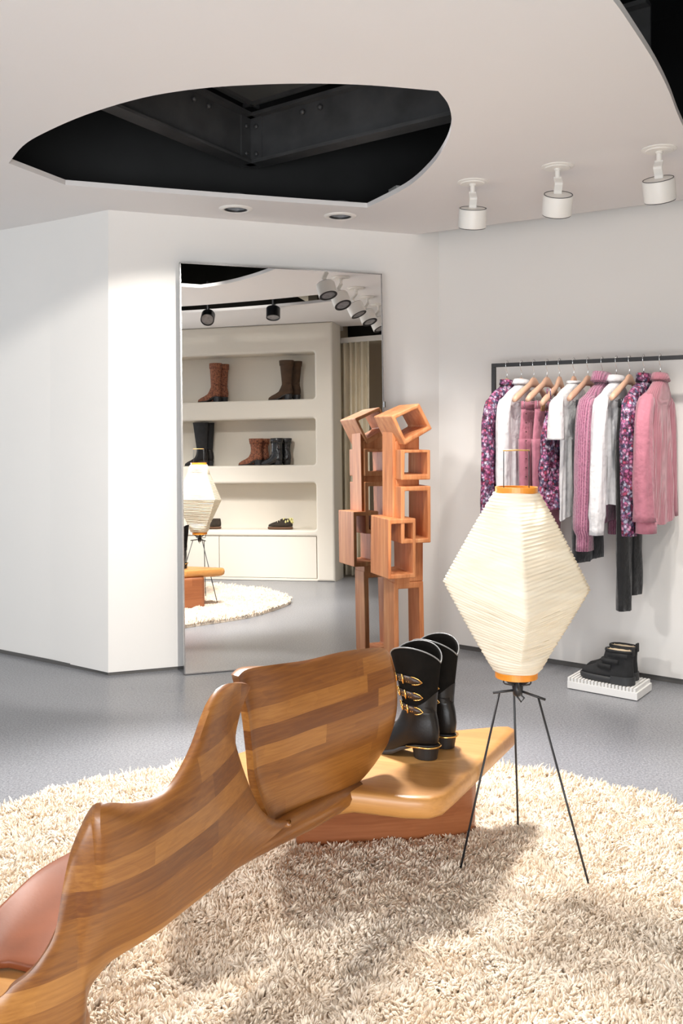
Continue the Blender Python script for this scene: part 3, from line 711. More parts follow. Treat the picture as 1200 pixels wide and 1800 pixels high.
# ================================================================== FOOTWEAR
def ring(xb, xf, w, z, pitch, taper, n=36, L=.27, xc=0.):
    cx, rx = (xb+xf)/2, (xf-xb)/2; out = []
    for k in range(n):
        a = 2*PI*k/n; c, s = cos(a), sin(a)
        x = cx+rx*(abs(c)**.85)*(1 if c > 0 else -1)
        y = w*(abs(s)**.85)*(1 if s > 0 else -1)*(1-taper*max(0, c)**1.5)
        t = 1-ss(.22*L, .62*L, x)
        out.append(Vector((x, y, z+pitch*t)))
    return out
def boot(name, label, cat, loc, rotz, L, H, heel, top, ankle, mat_foot, mat_shaft, group, toe=.6, scallop=0., cuff=None, heel_taper=.84, lean=0., heel_mat=None, toe_k=1.):
    """x runs from heel to toe; top = (x back, x front, half width) of the shaft's rim."""
    t = thing(name, label, cat, loc, rotz, group)
    foot = [(0, 0, L, .036, toe), (.010, -.004, L+.002, .040, toe), (.022, -.006, L*.985, .041, toe*.95), (.040, -.007, L*.88, .041, toe*.8), (.058, -.005, L*.72, .039, toe*.6), (.078, -.002, L*.57, .037, .4), (.100, ankle[0], L*.49, .036, .25), (.125, ankle[0], ankle[1], ankle[2], .15)]
    zb = .003
    frings = [ring(xb, xf, w_, zb+z, heel, tp_, L=L) for z, xb, xf, w_, tp_ in foot]
    def shaft(z, infl=0.):
        u = (z-(heel+.125))/(H-heel-.125)
        xb = ankle[0]+(top[0]-ankle[0])*u-.012*sin(PI*u)*0+lean*u; xf = ankle[1]+(top[1]-ankle[1])*u+lean*u; w_ = ankle[2]+(top[2]-ankle[2])*ss(0, 1, u)
        return xb-infl, xf+infl, w_+infl
    def spt(z, a, infl=0.):
        xb, xf, w_ = shaft(z, infl); cx, rx = (xb+xf)/2, (xf-xb)/2
        u = max(0, (z-heel-.125)/(H-heel-.125))
        zz = z+scallop*(abs(sin(a))-.55)*u**2
        return Vector((cx+rx*cos(a), w_*sin(a), zz+zb))
    n = 36; srings = []
    zs = [heel+.125+(H-heel-.125)*i/14 for i in range(15)]
    for z in zs: srings.append([spt(z, 2*PI*k/n)+Vector((0, 0, 0)) for k in range(n)])
    mid = 7
    obj('foot', MB().loft(frings+[srings[0]], (True, False)), mat_foot, t, smooth=True)
    inner = [[spt(z, 2*PI*k/n, -.004) for k in range(n)] for z in reversed(zs[3:])]
    obj('shaft', MB().loft(srings+inner, (False, True)), mat_shaft, t, smooth=True)
    sole = [ring(-.004, L+.005, .0425, z, heel, toe, L=L) for z in (-.001, .005)]
    obj('sole', MB().loft([[p+Vector((0, 0, .0)) for p in r] for r in sole]), M_sole, t)
    hr = []
    for z, k in ((0, heel_taper), (heel*.5, (1+heel_taper)/2), (heel+.001, 1.)):
        hr.append([Vector((.040+(.046*k)*cos(a), .038*k*sin(a), z)) for a in [2*PI*i/24 for i in range(24)]])
    obj('heel', MB().loft(hr), heel_mat or M_sole, t)
    if cuff:
        cr = [[spt(z, 2*PI*k/n, i_) for k in range(n)] for z, i_ in ((H-cuff, .001), (H-cuff, .006), (H, .006), (H+.003, .002))]
        obj('cuff', MB().loft(cr, (False, False)), mat_shaft, t, smooth=True)
    return t, spt
def dirz(dx, dy): return math.atan2(dy, dx)
BZ = .3375
for nm, loc, dv, lab in (('a', (.306, 3.046, BZ), (-.875, .484), 'black western boot with gold buckled straps on the bench, nearer the camera'),
                         ('b', (.372, 3.150, BZ), (-.80, .60), 'black western boot on the bench, half hidden behind its mate')):
    t, spt = boot('western_boot', lab, 'boot', loc, dirz(*dv), .275, .335, .042, (-.012, .160, .059), (.004, .118, .040), M_leather, M_suede, 'black western boots on the bench', toe=.72, scallop=.05, lean=.0)
    n = 36
    rim = [spt(.335, 2*PI*k/n, .001) for k in range(n)]
    obj('piping', MB().tube(rim+[rim[0]], .0022, 6), M_piping, t, smooth=True)
    # leather counter round the heel and vamp edge
    cr = []
    for z, dz in ((.148, 0), (.17, 0)):
        cr.append([spt(z+ (.045*max(0, -cos(2*PI*k/n))**2 if dz == 0 and z > .16 else 0), 2*PI*k/n, .0015) for k in range(n)])
    obj('counter', MB().loft(cr, (False, False)), M_leather, t, smooth=True)
    hb = [Vector((.034+.0435*cos(a)*(1 if cos(a) < 0 else .9), .0415*sin(a), .042)) for a in [PI*.5+PI*i/14 for i in range(15)]]
    hb = [Vector((.09, .042, .040))]+hb+[Vector((.09, -.042, .040))]
    obj('gold_heel_band', MB().tube(hb, .003, 6), M_gold, t, smooth=True)
    for i, z in enumerate((.255, .208, .163)):
        A0, A1 = PI*.12, PI*.66
        rows = []
        for k in range(13):
            a = A0+(A1-A0)*k/12; hw = .0105 if k < 9 else .0105*(1-(k-9)/3.2)
            tilt = -.010*(k/12)
            rows.append([spt(z-hw+tilt, a, .003), spt(z+hw+tilt, a, .003)])
        st_ = obj('strap', MB().grid(rows), M_strap, t, smooth=True, solid=.003)
        tip = [spt(z+s_*.011+tl_, A0+(A1-A0)*k/12, .005) for k, s_, tl_ in ((8.6, 1, -.0075), (9.6, 1, -.008), (10.8, .72, -.009), (12, 0, -.010), (10.8, -.72, -.009), (9.6, -1, -.008), (8.6, -1, -.0075))]
        obj('strap_tip', MB().tube(tip, .0021, 6), M_gold, st_, smooth=True)
        bar = [spt(z+s_*.0135-.005, A0+(A1-A0)*.47, .006) for s_ in (-1, 0, 1)]
        obj('strap_keeper', MB().tube(bar, .0032, 6), M_gold, st_, smooth=True)
        for k in (4.0, 4.9, 6.8, 7.7):
            for s_ in (-1, 1):
                c = spt(z+s_*.0055-.006, A0+(A1-A0)*k/12, .0045)
                obj('stud', MB().box(c, (.0026, .0026, .0026)), M_gold, st_)
        bk = [spt(z+s_*.014, A0+(A1-A0)*q, .007) for q, s_ in ((.20, 1), (.06, .9), (.0, 0), (.06, -.9), (.20, -1), (.22, 0), (.20, 1))]
        obj('buckle', MB().tube(bk, .0021, 6), M_gold, st_, smooth=True)

# boots and shoes in the niches
WZ = dirz(SD.x, SD.y)
def nloc(s, o, z): p = E+SD*s+SN*o; return (p.x, p.y, z)
Z1, Z2, Z3 = 1.854, 1.182, .519
def pair(s, z, dz_s, labs, grp, **kw):
    for i, lab in enumerate(labs):
        boot('tall_boot' if kw['H'] > .3 else 'ankle_boot', lab, 'boot', nloc(s-dz_s*i, -.085-.115*i, z), WZ+(.06 if i else -.04), group=grp, **kw)
pair(1.245, Z1, .035, ('tall rust leopard boot in the top niche, front of the pair', 'tall rust leopard boot in the top niche, behind its mate'), 'rust leopard tall boots', L=.25, H=.40, heel=.05, top=(-.012, .115, .052), ankle=(.004, .105, .038), mat_foot=M_leo, mat_shaft=M_leo, cuff=.055, heel_mat=M_black)
pair(.46, Z1, .055, ('tall dark brown suede boot in the top niche, front of the pair', 'tall dark brown suede boot in the top niche, tilting behind its mate'), 'dark brown tall boots', L=.25, H=.40, heel=.05, top=(-.02, .125, .054), ankle=(.004, .105, .038), mat_foot=M_dsuede, mat_shaft=M_dsuede, cuff=.05, heel_mat=M_black)
pair(1.40, Z2, .02, ('very tall black suede boot in the middle niche behind the lamp, front one', 'very tall black suede boot in the middle niche behind the lamp, rear one'), 'very tall black boots', L=.25, H=.455, heel=.05, top=(-.015, .155, .058), ankle=(.004, .115, .042), mat_foot=M_leather, mat_shaft=M_nubuck, heel_mat=M_black)
pair(.795, Z2, .035, ('short rust leopard boot in the middle niche, front of the pair', 'short rust leopard boot in the middle niche, behind its mate'), 'rust leopard short boots', L=.25, H=.27, heel=.05, top=(-.012, .13, .056), ankle=(.004, .115, .04), mat_foot=M_leo, mat_shaft=M_leo, cuff=.05, heel_mat=M_black)
pair(.575, Z2, .055, ('short glossy black boot in the middle niche, front of the pair', 'short glossy black boot in the middle niche, behind its mate'), 'glossy black short boots', L=.23, H=.27, heel=.04, top=(-.012, .115, .052), ankle=(.002, .11, .042), mat_foot=M_shine, mat_shaft=M_shine, cuff=.05, heel_mat=M_black)
def lace_shoe(s, o, lab, fur):
    t = thing('suede_shoe', lab, 'shoe', nloc(s, o, Z3), WZ, 'suede lace shoes in the bottom niche')
    L = .26
    fr = [ring(-.002, L, .042, z, 0, .25, L=L) for z in (.0, .004)]
    obj('sole', MB().loft([ring(-.004, L+.004, .044, 0, 0, .25, L=L), ring(-.006, L+.006, .046, .012, 0, .25, L=L), ring(-.004, L+.004, .044, .022, 0, .25, L=L)]), M_gum, t, smooth=True)
    up = [(.02, -.002, L, .042), (.04, -.004, L*.98, .043), (.055, -.004, L*.86, .041), (.07, -.002, L*.70, .037), (.085, 0, L*.55, .034), (.10, .004, L*.44, .032)]
    obj('upper', MB().loft([ring(xb, xf, w_, z+.006*ss(.05, 0, xb), 0, .25, L=L) for z, xb, xf, w_ in up]), M_sneak, t, smooth=True)
    for k in range(4):
        x = .125+.025*k; z = .096-.013*k
        obj('lace', MB().tube([(x, -.03, z-.012), (x+.006, -.012, z+.004), (x-.004, .012, z+.004), (x, .03, z-.012)], .003, 6), M_curtain, t, smooth=True)
    if fur:
        mb = MB()
        for k in range(26):
            a = random.uniform(0, 2*PI); c = Vector((.045+.045*cos(a), .026*sin(a), .085))
            mb.lathe([(.002, -.016), (.012, 0), (.002, .018)], 7, Matrix.Translation(c+Vector((random.uniform(-.006, .006), random.uniform(-.01, .01), random.uniform(-.02, .016)))))
        obj('fur_lining', mb, M_lemon, t, smooth=True)
lace_shoe(.475, -.10, 'dark suede lace shoe with pale yellow fluffy lining in the bottom niche', True)
lace_shoe(1.27, -.12, 'dark suede shoe in the bottom niche mostly hidden by the paper lamp', False)

# plinth and high-top sneakers by the clothes wall
PLO = Vector((1.211, 5.10, 0)); pu = Vector((.78, -.626, 0)); pv = Vector((.43, .90, 0)).normalized(); pv = Vector((.626, .78, 0))*.72+pv*.28; pv.normalize()
pln = thing('slatted_plinth', 'low white ribbed display plinth on the floor under the clothes', 'plinth', tuple(PLO))
PW, PD, PH = .385, .245, .062
def pq(u, v, z): return pu*u+pv*v+Vector((0, 0, z))
def pbox(u0, u1, v0, v1, z0, z1): return MB().loft([[pq(u0, v0, z0), pq(u1, v0, z0), pq(u1, v1, z0), pq(u0, v1, z0)], [pq(u0, v0, z1), pq(u1, v0, z1), pq(u1, v1, z1), pq(u0, v1, z1)]])
obj('base', pbox(0, PW, 0, PD, .004, .042), M_plinth, pln, bevel=.001)
ns = 20
for i in range(ns):
    u0 = .002+(PW-.004)*i/ns
    obj('slat', pbox(u0, u0+(PW-.004)/ns*.62, .001, PD-.001, .0422, PH), M_plinth, pln)
def hightop(v, du, label):
    rot = dirz(-pu.x, -pu.y)
    o = PLO+pq(.34+du, v, PH+.0005)
    t = thing('high_top_sneaker', label, 'sneaker', tuple(o), rot, 'black high tops on the plinth')
    L = .285
    def rg(xb, xf, w_, z, tp_=.18): return ring(xb, xf, w_, z, 0, tp_, L=L)
    obj('sole', MB().loft([rg(-.002, L-.012, .043, 0), rg(-.008, L, .047, .008), rg(-.009, L+.004, .048, .022), rg(-.006, L+.001, .0465, .034)]), M_rubber, t, smooth=True)
    obj('heel_counter', MB().loft([[Vector((.034+.046*cos(a), .0495*sin(a), z)) for a in [PI*.5+PI*i/14 for i in range(15)]]+[Vector((.10, -.0495, z)), Vector((.10, .0495, z))] for z in (.002, .042)]), M_rubber, t, smooth=False)
    up = [(.034, -.004, L-.004, .045, .2), (.046, -.006, L-.010, .046, .2), (.062, -.006, L*.90, .044, .2), (.080, -.004, L*.74, .041, .15), (.100, -.002, L*.62, .039, .1), (.125, -.002, L*.55, .040, .05), (.150, -.004, L*.52, .042, 0), (.172, -.006, L*.50, .043, 0)]
    rings_ = [rg(xb, xf, w_, z, tp_) for z, xb, xf, w_, tp_ in up]
    obj('upper', MB().loft(rings_+[rg(.004, L*.47, .036, .171, 0), rg(.006, L*.46, .034, .13, 0)], (True, True)), M_nubuck, t, smooth=True)
    obj('lining', MB().loft([rg(.003, L*.475, .0375, .174, 0), rg(.006, L*.465, .035, .168, 0), rg(.008, L*.45, .032, .132, 0)], (False, True)), M_lining, t, smooth=True)
    obj('collar_padding', MB().tube([Vector((p.x, p.y, p.z)) for p in rings_[-1][::3]]+[rings_[-1][0]], .007, 8), M_nubuck, t, smooth=True)
    obj('tongue', MB().loft([[Vector((x+dx, y, z)) for x, y, z in ((0, -.03, 0), (0, .03, 0), (.012, .024, 0), (.012, -.024, 0))] for dx, z in ((.165, .09), (.135, .155), (.13, .198))], ), M_nubuck, t, bevel=.004)
    obj('heel_tab', MB().loft([[Vector((x, y, z)) for x, y in ((-.010, -.016), (.0, -.016), (.0, .016), (-.010, .016))] for z in (.15, .196)]), M_nubuck, t, bevel=.003)
    for (z, xf, xb) in ((.152, .146, .01), (.116, .166, .06), (.086, .192, .10)):
        pts = []
        for k in range(9):
            u = k/8; a = -PI*.5+PI*u
            pts.append(((xb+(xf-xb)*cos(a)**.6 if cos(a) > 0 else xb), .046*sin(a), z-.006*(1-abs(sin(a)))))
        rows = [[Vector((x, y*1.02, zz-.013)), Vector((x, y*1.02, zz+.013))] for x, y, zz in pts]
        obj('hook_strap', MB().grid(rows), M_nubuck, t, smooth=True, solid=.004)
    return t
hightop(.062, 0, 'black high top sneaker on the plinth, nearer the camera')
hightop(.170, -.015, 'black high top sneaker on the plinth, on the wall side')

# ================================================================== PAPER LAMP
LX, LY = .563, 3.06
lamp = thing('paper_floor_lamp', 'cream ribbed paper floor lamp on three thin black legs', 'floor lamp', (LX, LY, 0))
NR, PER, NA = 56, 4, 96
rows = []
for i in range(NR*PER+1):
    u = i/(NR*PER); z = .618+(1.193-.618)*u
    ub = .46
    t = u/ub if u < ub else (1-u)/(1-ub)
    r = .068+(.232-.068)*t**.93
    q = ss(.0, .30, t)
    ex = 2.0*(1-q)+1.02*q
    bump = .0046*abs(sin(PI*i/PER))**.7
    row = []
    for k in range(NA):
        a = 2*PI*k/NA; c, s = cos(a), sin(a)
        rr = r/((abs(c)**ex+abs(s)**ex)**(1/ex))+bump
        wz = t**1.25
        fx_ = abs(c)/(abs(c)+abs(s))
        zc = (.0 if c > 0 else .022)*fx_+(.015 if s > 0 else -.052)*(1-fx_)
        fl = 1-abs(2*fx_-1)
        row.append((rr*c, rr*s, z+wz*zc+.0016*sin(i*1.7)*fl+.0012*sin(i*.9+k*.2)))
    rows.append(row)
sh = obj('shade', MB().loft(rows, (False, False)), M_paper, lamp, smooth=True); sh.rotation_euler = (0, 0, math.radians(-4))
def hoop(r, z0, z1, th=.006):
    return MB().lathe([(r, z0), (r, z1), (r-th, z1), (r-th, z0), (r, z0)], 48, caps=(False, False))
tr_ = obj('top_ring', hoop(.068, 1.188, 1.21), M_ring, lamp)
obj('bottom_ring', hoop(.068, .598, .62), M_ring, lamp)
obj('ring_bar', MB().box((0, .0, 1.203), (.012, .126, .006), Matrix.Rotation(.9, 3, 'Z')), M_ring, tr_)
hx = Vector((.043, .012, 0))
hd = [(-hx.x, -hx.y, 1.19), (-hx.x, -hx.y, 1.322), (-hx.x+.003, -hx.y, 1.326)]
hw_ = obj('handle_wire', MB().tube([-hx+Vector((0, 0, 1.19)), -hx+Vector((0, 0, 1.326))], .0016, 6).tube([hx+Vector((0, 0, 1.19)), hx+Vector((0, 0, 1.326))], .0016, 6), M_black, lamp, smooth=True)
obj('handle_grip', MB().tube([-hx*1.04+Vector((0, 0, 1.327)), Vector((0, 0, 1.328)), hx*1.04+Vector((0, 0, 1.327))], .0026, 8), M_bamboo, hw_, smooth=True)
HUB = Vector((.004, 0, .556))
tops = [Vector((-.056, -.01, .552)), Vector((.0, .045, .556)), Vector((.064, -.03, .541))]
feet = [Vector((.369-LX, 2.962-LY, .018)), Vector((.609-LX, 3.278-LY, .018)), Vector((.745-LX, 2.852-LY, .018))]
for a, b in zip(tops, feet): obj('leg', MB().tube([a+(a-b)*.006, b], .0036, 8), M_black, lamp, smooth=True)
for a in tops: obj('spoke', MB().tube([HUB, HUB+(a-HUB)*1.35], .0042, 8), M_black, lamp, smooth=True)
obj('hub', MB().lathe([(.008, -.02), (.016, -.014), (.018, .012), (.010, .022), (.006, .04)], 16, Matrix.Translation(HUB)), M_black, lamp, smooth=True)
for k in range(3):
    a = 2*PI*k/3+.4; c, s = cos(a), sin(a)
    obj('cradle_wire', MB().tube([HUB+Vector((0, 0, .012)), HUB+Vector((c*.045, s*.045, .012)), HUB+Vector((c*.05, s*.05, .016)), HUB+Vector((c*.052, s*.052, .055))], .0026, 8), M_black, lamp, smooth=True)
    a += .9; c, s = cos(a), sin(a)
    obj('cradle_strap', MB().tube([HUB+Vector((0, 0, .02)), HUB+Vector((c*.03, s*.03, .026)), HUB+Vector((c*.054, s*.054, .05))], .0045, 8), M_black, lamp, smooth=True)
obj('wing_knob', MB().tube([HUB+Vector((.004, -.012, -.008)), HUB+Vector((.018, -.016, -.022)), HUB+Vector((.008, -.018, -.034)), HUB+Vector((-.004, -.012, -.018))], .003, 8), M_black, lamp, smooth=True)

# ================================================================== CLOTHES RAIL
R0c = Vector((.895, 5.579, 0)); RT = Vector((.8, -.6, 0)); RS = Vector((-.6, -.8, 0)); RZ = 1.766
def rp(t, s, z): return R0c+RT*t+RS*s+Vector((0, 0, z))
def rbar(mb, t0, t1, s0, s1, z0, z1):
    return mb.loft([[rp(t0, s0, z0), rp(t1, s0, z0), rp(t1, s1, z0), rp(t0, s1, z0)], [rp(t0, s0, z1), rp(t1, s0, z1), rp(t1, s1, z1), rp(t0, s1, z1)]])
rk = thing('clothes_rail', 'black square steel clothes rail mounted on the wall', 'clothes rail', tuple(rp(0, 0, 0)))
inv = -rk.location
def rko(nm, mb): o = obj(nm, mb, M_rack, rk, bevel=.0015); o.location = inv; return o
rko('rail', rbar(MB(), -.012, 1.75, -.011, .011, RZ-.011, RZ+.011))
rko('upright', rbar(MB(), -.012, .010, -.011, .011, RZ-.50, RZ-.0112))
rko('wall_arm', rbar(MB(), -.012, .010, -.298, -.0112, RZ-.50, RZ-.478))
rko('upright', rbar(MB(), 1.728, 1.75, -.011, .011, RZ-.50, RZ-.0112))
rko('wall_arm', rbar(MB(), 1.728, 1.75, -.298, -.0112, RZ-.50, RZ-.478))

ROT = math.atan2(RS.y, RS.x)      # local x = toward the room (s); local y = rot90 -> -t side
# local frame: x = s (near end), y = perpendicular; world t = (.8,-.6): x->(-.6,-.8), y->(.8,-.6)
Z0 = -.078                        # top of the wooden neck below the rail
def hanger(t_, label, clips=False, yaw=0.):
    dr, SW_ = (0., .215) if clips else (.022, .195)
    o = thing('wooden_hanger', label, 'hanger', tuple(rp(t_, 0, RZ)), ROT+yaw, 'wooden hangers on the black rail')
    rings_ = []
    N_ = 25
    for i in range(N_):
        s = -SW_+2*SW_*i/(N_-1); u = abs(s)/SW_
        zc = Z0-.012-(.022+dr)*min(1, u*5)-.112*max(0, u-.10)**1.15
        hh = interp(u, [(0, .030), (.08, .030), (.2, .020), (.6, .019), (.9, .021), (1, .014)])
        if u < .1: zt = Z0; zb_ = Z0-.062+.0*u
        else: zt, zb_ = zc+hh, zc-hh
        if u < .2: zt = Z0*(1-ss(.10, .2, u))+(zc+hh)*ss(.10, .2, u); zb_ = (Z0-.058)*(1-ss(.05, .2, u))+(zc-hh)*ss(.05, .2, u)
        hw = interp(u, [(0, .010), (.3, .012), (.8, .018), (1, .012)])
        cy = -.018*u**2
        rings_.append([Vector((s, cy+hw*cos(a), (zt+zb_)/2+(zt-zb_)/2*sin(a))) for a in [2*PI*k/12 for k in range(12)]])
    obj('hanger_body', MB().loft(rings_), M_hang, o, smooth=True)
    hk = [(0, 0, Z0-.004), (0, 0, Z0+.02), (0, .002, Z0+.035), (.010, 0, Z0+.05), (.0165, 0, -.008), (.0165, 0, .008)]
    hk += [(.0165*cos(a), 0, .008+.0165*sin(a)) for a in [PI*k/8 for k in range(1, 8)]] + [(-.0165, 0, .004), (-.017, 0, -.006)]
    obj('hook', MB().tube(hk, .0019, 8), M_chrome, o, smooth=True)
    if clips:
        z = Z0-.148
        cb_ = obj('clip_bar', MB().tube([(-.19, -.012, Z0-.125), (-.185, -.008, z), (0, 0, z), (.185, -.008, z), (.19, -.012, Z0-.125)], .0017, 6), M_chrome, o, smooth=True)
        for s in (-.135, .135):
            obj('clip', MB().box((s, .007, z-.008), (.016, .006, .042)).box((s, -.007, z-.008), (.016, .006, .042)).box((s, 0, z+.006), (.018, .018, .008)), M_chrome, cb_, bevel=.001)
    return o
def fold(a, z, seed, k=1.):
    return k*(.0042*sin(5*a+seed+2.2*z)+.0032*sin(9*a+1.7*seed-3*z)+.0025*sin(14*a+.6*seed+5*z)*(.4+z))
def body(hem, w0, w1, b0, b1, seed, top=.035, neck=.055, n=64, zn=.0, sh=.21, fk=1., zh=None, close=False, xo=0.):
    """torso of a garment on its hanger, local z from the neck down to -hem"""
    rings_ = []
    prof = [(0, neck, .030), (.012, neck*1.25, .034), (.035, sh*.62, .033), (.065, sh*.86, .031), (.095, sh*.97, .032), (.13, w0, b0*.8)]
    m = 22
    for i in range(1, m+1):
        u = i/m; prof.append((.13+(hem-.13)*u, w0+(w1-w0)*u, b0*.8+(b1-b0*.8)*u))
    for z, hw, hb in prof:
        dep = min(1, z/.3); rg = []
        for k in range(n):
            a = 2*PI*k/n; f = fold(a, z*2, seed, fk*dep)
            x = (hw+f)*cos(a)*(abs(cos(a))**-.25 if abs(cos(a)) > .02 else 1)
            x = max(-hw-.02, min(hw+.02, x)); y = (hb+f*1.8)*sin(a)
            droop = .0
            rg.append(Vector((x+xo*min(1, z/.13), y-.018*(min(1, abs(x)/.215))**2*(1-dep), -z+(.012*sin(3*a+seed)*(1 if z >= hem-.001 else 0)))))
        rings_.append(rg)
    return MB().loft(rings_, (True, close))
def sleeve(side, length, seed, r0=(.060, .046), r1=(.05, .042), s0=.18, swing=.0, ysw=0., z0=.060, cuff=None, bend=0., n=28, m=22, fk=1.):
    rings_ = []
    for i in range(m+1):
        u = i/m; z = z0+length*u
        k = math.sqrt(max(0., 1-(1-min(1., (u+.006)/(.075/length)))**2))*.97+.03
        x = side*(s0-.055*(1-k)+.028*ss(0, .25, u)+swing*u+bend*sin(PI*u)); y = ysw*u-.012*(1-u)
        rx = (r0[0]+(r1[0]-r0[0])*u)*k; ry = (r0[1]+(r1[1]-r0[1])*u)*k
        if cuff and u > 1-cuff[0]: rx, ry = rx*cuff[1], ry*cuff[1]
        rg = []
        for q in range(n):
            a = 2*PI*q/n; f = fold(a, z*3, seed, .7*fk)*k
            rg.append(Vector((x+(rx+f)*cos(a), y+(ry+f)*sin(a), -z)))
        rings_.append(rg)
    return MB().loft(rings_, (True, True))
def garment(t_, label, cat, name, group=None, dz=-.012, dy=0.):
    g = thing(name, label, cat, tuple(rp(t_, 0, RZ+Z0-.030+dz)), ROT, group); return g
def collar(z0_, r, h, lean_, mat, g, nm='collar', thick=.004, roll=False):
    n = 32; rr = []
    for z, k in ((0, 1.), (h*.6, .96), (h, .94), (h+.004, 1.02), (h*.7, 1.12), (h*.15, 1.28)) if roll else ((0, 1.), (h*.5, .95), (h, .92)):
        rr.append([Vector((r*k*cos(a)*1.05, (.036*k)*sin(a)-.0, z0_+z+lean_*cos(a))) for a in [2*PI*q/n for q in range(n)]])
    return obj(nm, MB().loft(rr, (False, False)), mat, g, smooth=True, solid=thick)
def buttons(g, x, y, z0_, z1, n, mat):
    for i in range(n):
        z = z0_+(z1-z0_)*i/(n-1)
        obj('button', MB().lathe([(.005, 0), (.005, .002), (.003, .003)], 10, Matrix.Translation((x, y, z)) @ Matrix.Rotation(-PI/2, 4, 'X')), mat, g)
TT = [.085, .176, .254, .335, .41, .495, .577, .658, .738, .81, .887, .975]
hl = ['wooden hanger holding the floral blouse at the far left', 'wooden hanger holding the white shirt beside the far left blouse', 'wooden clip hanger holding the pink jeans with side buttons', 'wooden clip hanger holding the pink jeans with a leather patch', 'wooden hanger holding the floral camisole', 'wooden hanger holding the white T-shirt', 'wooden clip hanger holding the cropped black trousers', 'wooden hanger holding the mauve sweater', 'wooden hanger holding the white shirt right of the sweater', 'wooden clip hanger holding the long black trousers', 'wooden hanger holding the dark floral blouse on the right', 'wooden hanger holding the pink corduroy jacket']
for i, t_ in enumerate(TT): hanger(t_, hl[i], clips=i in (2, 3, 6, 9))

# 1 floral blouse
g = garment(TT[0], 'purple floral blouse at the left end of the rail', 'blouse', 'floral_blouse')
obj('body', body(.70, .185, .185, .030, .036, 1, sh=.215), M_flor, g, smooth=True)
obj('sleeve', sleeve(1, .72, 2, (.046, .032), (.048, .034), s0=.175, swing=.035), M_flor, g, smooth=True)
obj('sleeve', sleeve(-1, .66, 3, (.040, .030), (.040, .030), s0=.15), M_flor, g, smooth=True)
collar(.0, .062, .03, .004, M_flor, g)
# 2 white shirt
g = garment(TT[1], 'white cotton shirt hanging second from the left', 'shirt', 'white_shirt')
obj('body', body(.76, .185, .19, .031, .036, 5, sh=.215), M_cotton, g, smooth=True)
obj('sleeve', sleeve(1, .76, 6, (.054, .036), (.050, .036), s0=.175, swing=.02), M_cotton, g, smooth=True)
obj('sleeve', sleeve(-1, .70, 7, (.042, .030), (.042, .030), s0=.15), M_cotton, g, smooth=True)
collar(.0, .056, .026, .004, M_cotton, g, roll=True)

def trousers(t_, label, name, mat, length, wa, leg0, leg1, seed, group=None, gap=.012, thick=.030, side=None, patch=False, dzl=0.):
    g = thing(name, label, 'trousers', tuple(rp(t_, 0, RZ+Z0-.150)), ROT, group)
    n = 40
    wb_ = []
    for z, k in ((.012, 1.), (-.03, 1.0)):
        wb_.append([Vector(((wa+.002)*cos(a)*(abs(cos(a))**-.3 if abs(cos(a)) > .05 else 1)*.94, (.014 if z > 0 else .017)*sin(a), z)) for a in [2*PI*q/n for q in range(n)]])
    wbo = obj('waistband', MB().loft(wb_, (False, False)), mat, g, smooth=True, solid=.003)
    hp = []
    for i in range(9):
        u = i/8; z = -.03-.20*u
        hp.append([Vector(((wa+.025*ss(0, 1, u))*cos(a)*(abs(cos(a))**-.3 if abs(cos(a)) > .05 else 1)*.94, (.017+(thick-.017)*u+fold(a, z*3, seed, .5*u))*sin(a), z)) for a in [2*PI*q/n for q in range(n)]])
    obj('hip_panel', MB().loft(hp, (True, True)), mat, g, smooth=True)
    for sd_, ll in ((1, length), (-1, length-dzl)):
        lr = []
        for i in range(25):
            u = i/24; z = -.20-(ll-.20)*u; rx = leg0+(leg1-leg0)*u
            cx_ = sd_*(wa*.52+.012)*(1-.1*u)
            lr.append([Vector((cx_+(rx+fold(a, z*3, seed+sd_, .5))*cos(a), (thick*.92+fold(a, z*2.5, seed*2+sd_, .9))*sin(a)+.004*sd_, z)) for a in [2*PI*q/28 for q in range(28)]])
        obj('leg', MB().loft(lr, (True, True)), mat, g, smooth=True)
    if side:
        for i in range(14): obj('button', MB().box((wa*.52+.075, .030, -.06-.05*i), (.006, .004, .006)), M_strap, g)
    obj('pocket', MB().grid([[Vector((.03+.09*u, thick*1.02+.001, -.11-.10*v)) for u in (0, .5, 1)] for v in (0, .5, 1)]), mat, g, solid=.002)
    if patch:
        obj('waist_patch', MB().box((.085, .020, -.018), (.075, .003, .055)), M_patch, wbo, bevel=.001)
    return g
trousers(TT[2], 'pink jeans with a line of side buttons behind the lamp handle', 'pink_jeans', M_pinkden, .92, .165, .088, .078, 3, side=True)
trousers(TT[3], 'pink jeans with a tan leather patch on the waistband', 'pink_jeans', M_pinkden, .98, .165, .088, .078, 8, patch=True)
# 5 floral camisole
g = garment(TT[4], 'purple floral camisole with thin straps and ruffled hem', 'camisole', 'floral_camisole')
rr = []
for i in range(24):
    u = i/23; z = -.20-.49*u
    hw = interp(u, [(0, .10), (.12, .135), (.25, .16), (.6, .18), (1, .205)]); hb = .030+.03*u
    rr.append([Vector((.05+(hw+fold(a, u*3, 4, 1+u*1.5))*cos(a), (hb+fold(a, u*3, 9, 1.5+u*2))*sin(a), z+.045*(cos(a)**2)*(1-u)**3)) for a in [2*PI*q/64 for q in range(64)]])
obj('body', MB().loft(rr, (False, False)), M_flor, g, smooth=True, solid=.002)
for s in (.085, -.085): obj('shoulder_strap', MB().tube([(s*1.1+.05, .02, -.18), (s*1.3+.03, .008, -.03), (s*1.3+.03, -.008, -.03), (s*1.1+.05, -.02, -.18)], .003, 6), M_flor, g, smooth=True)
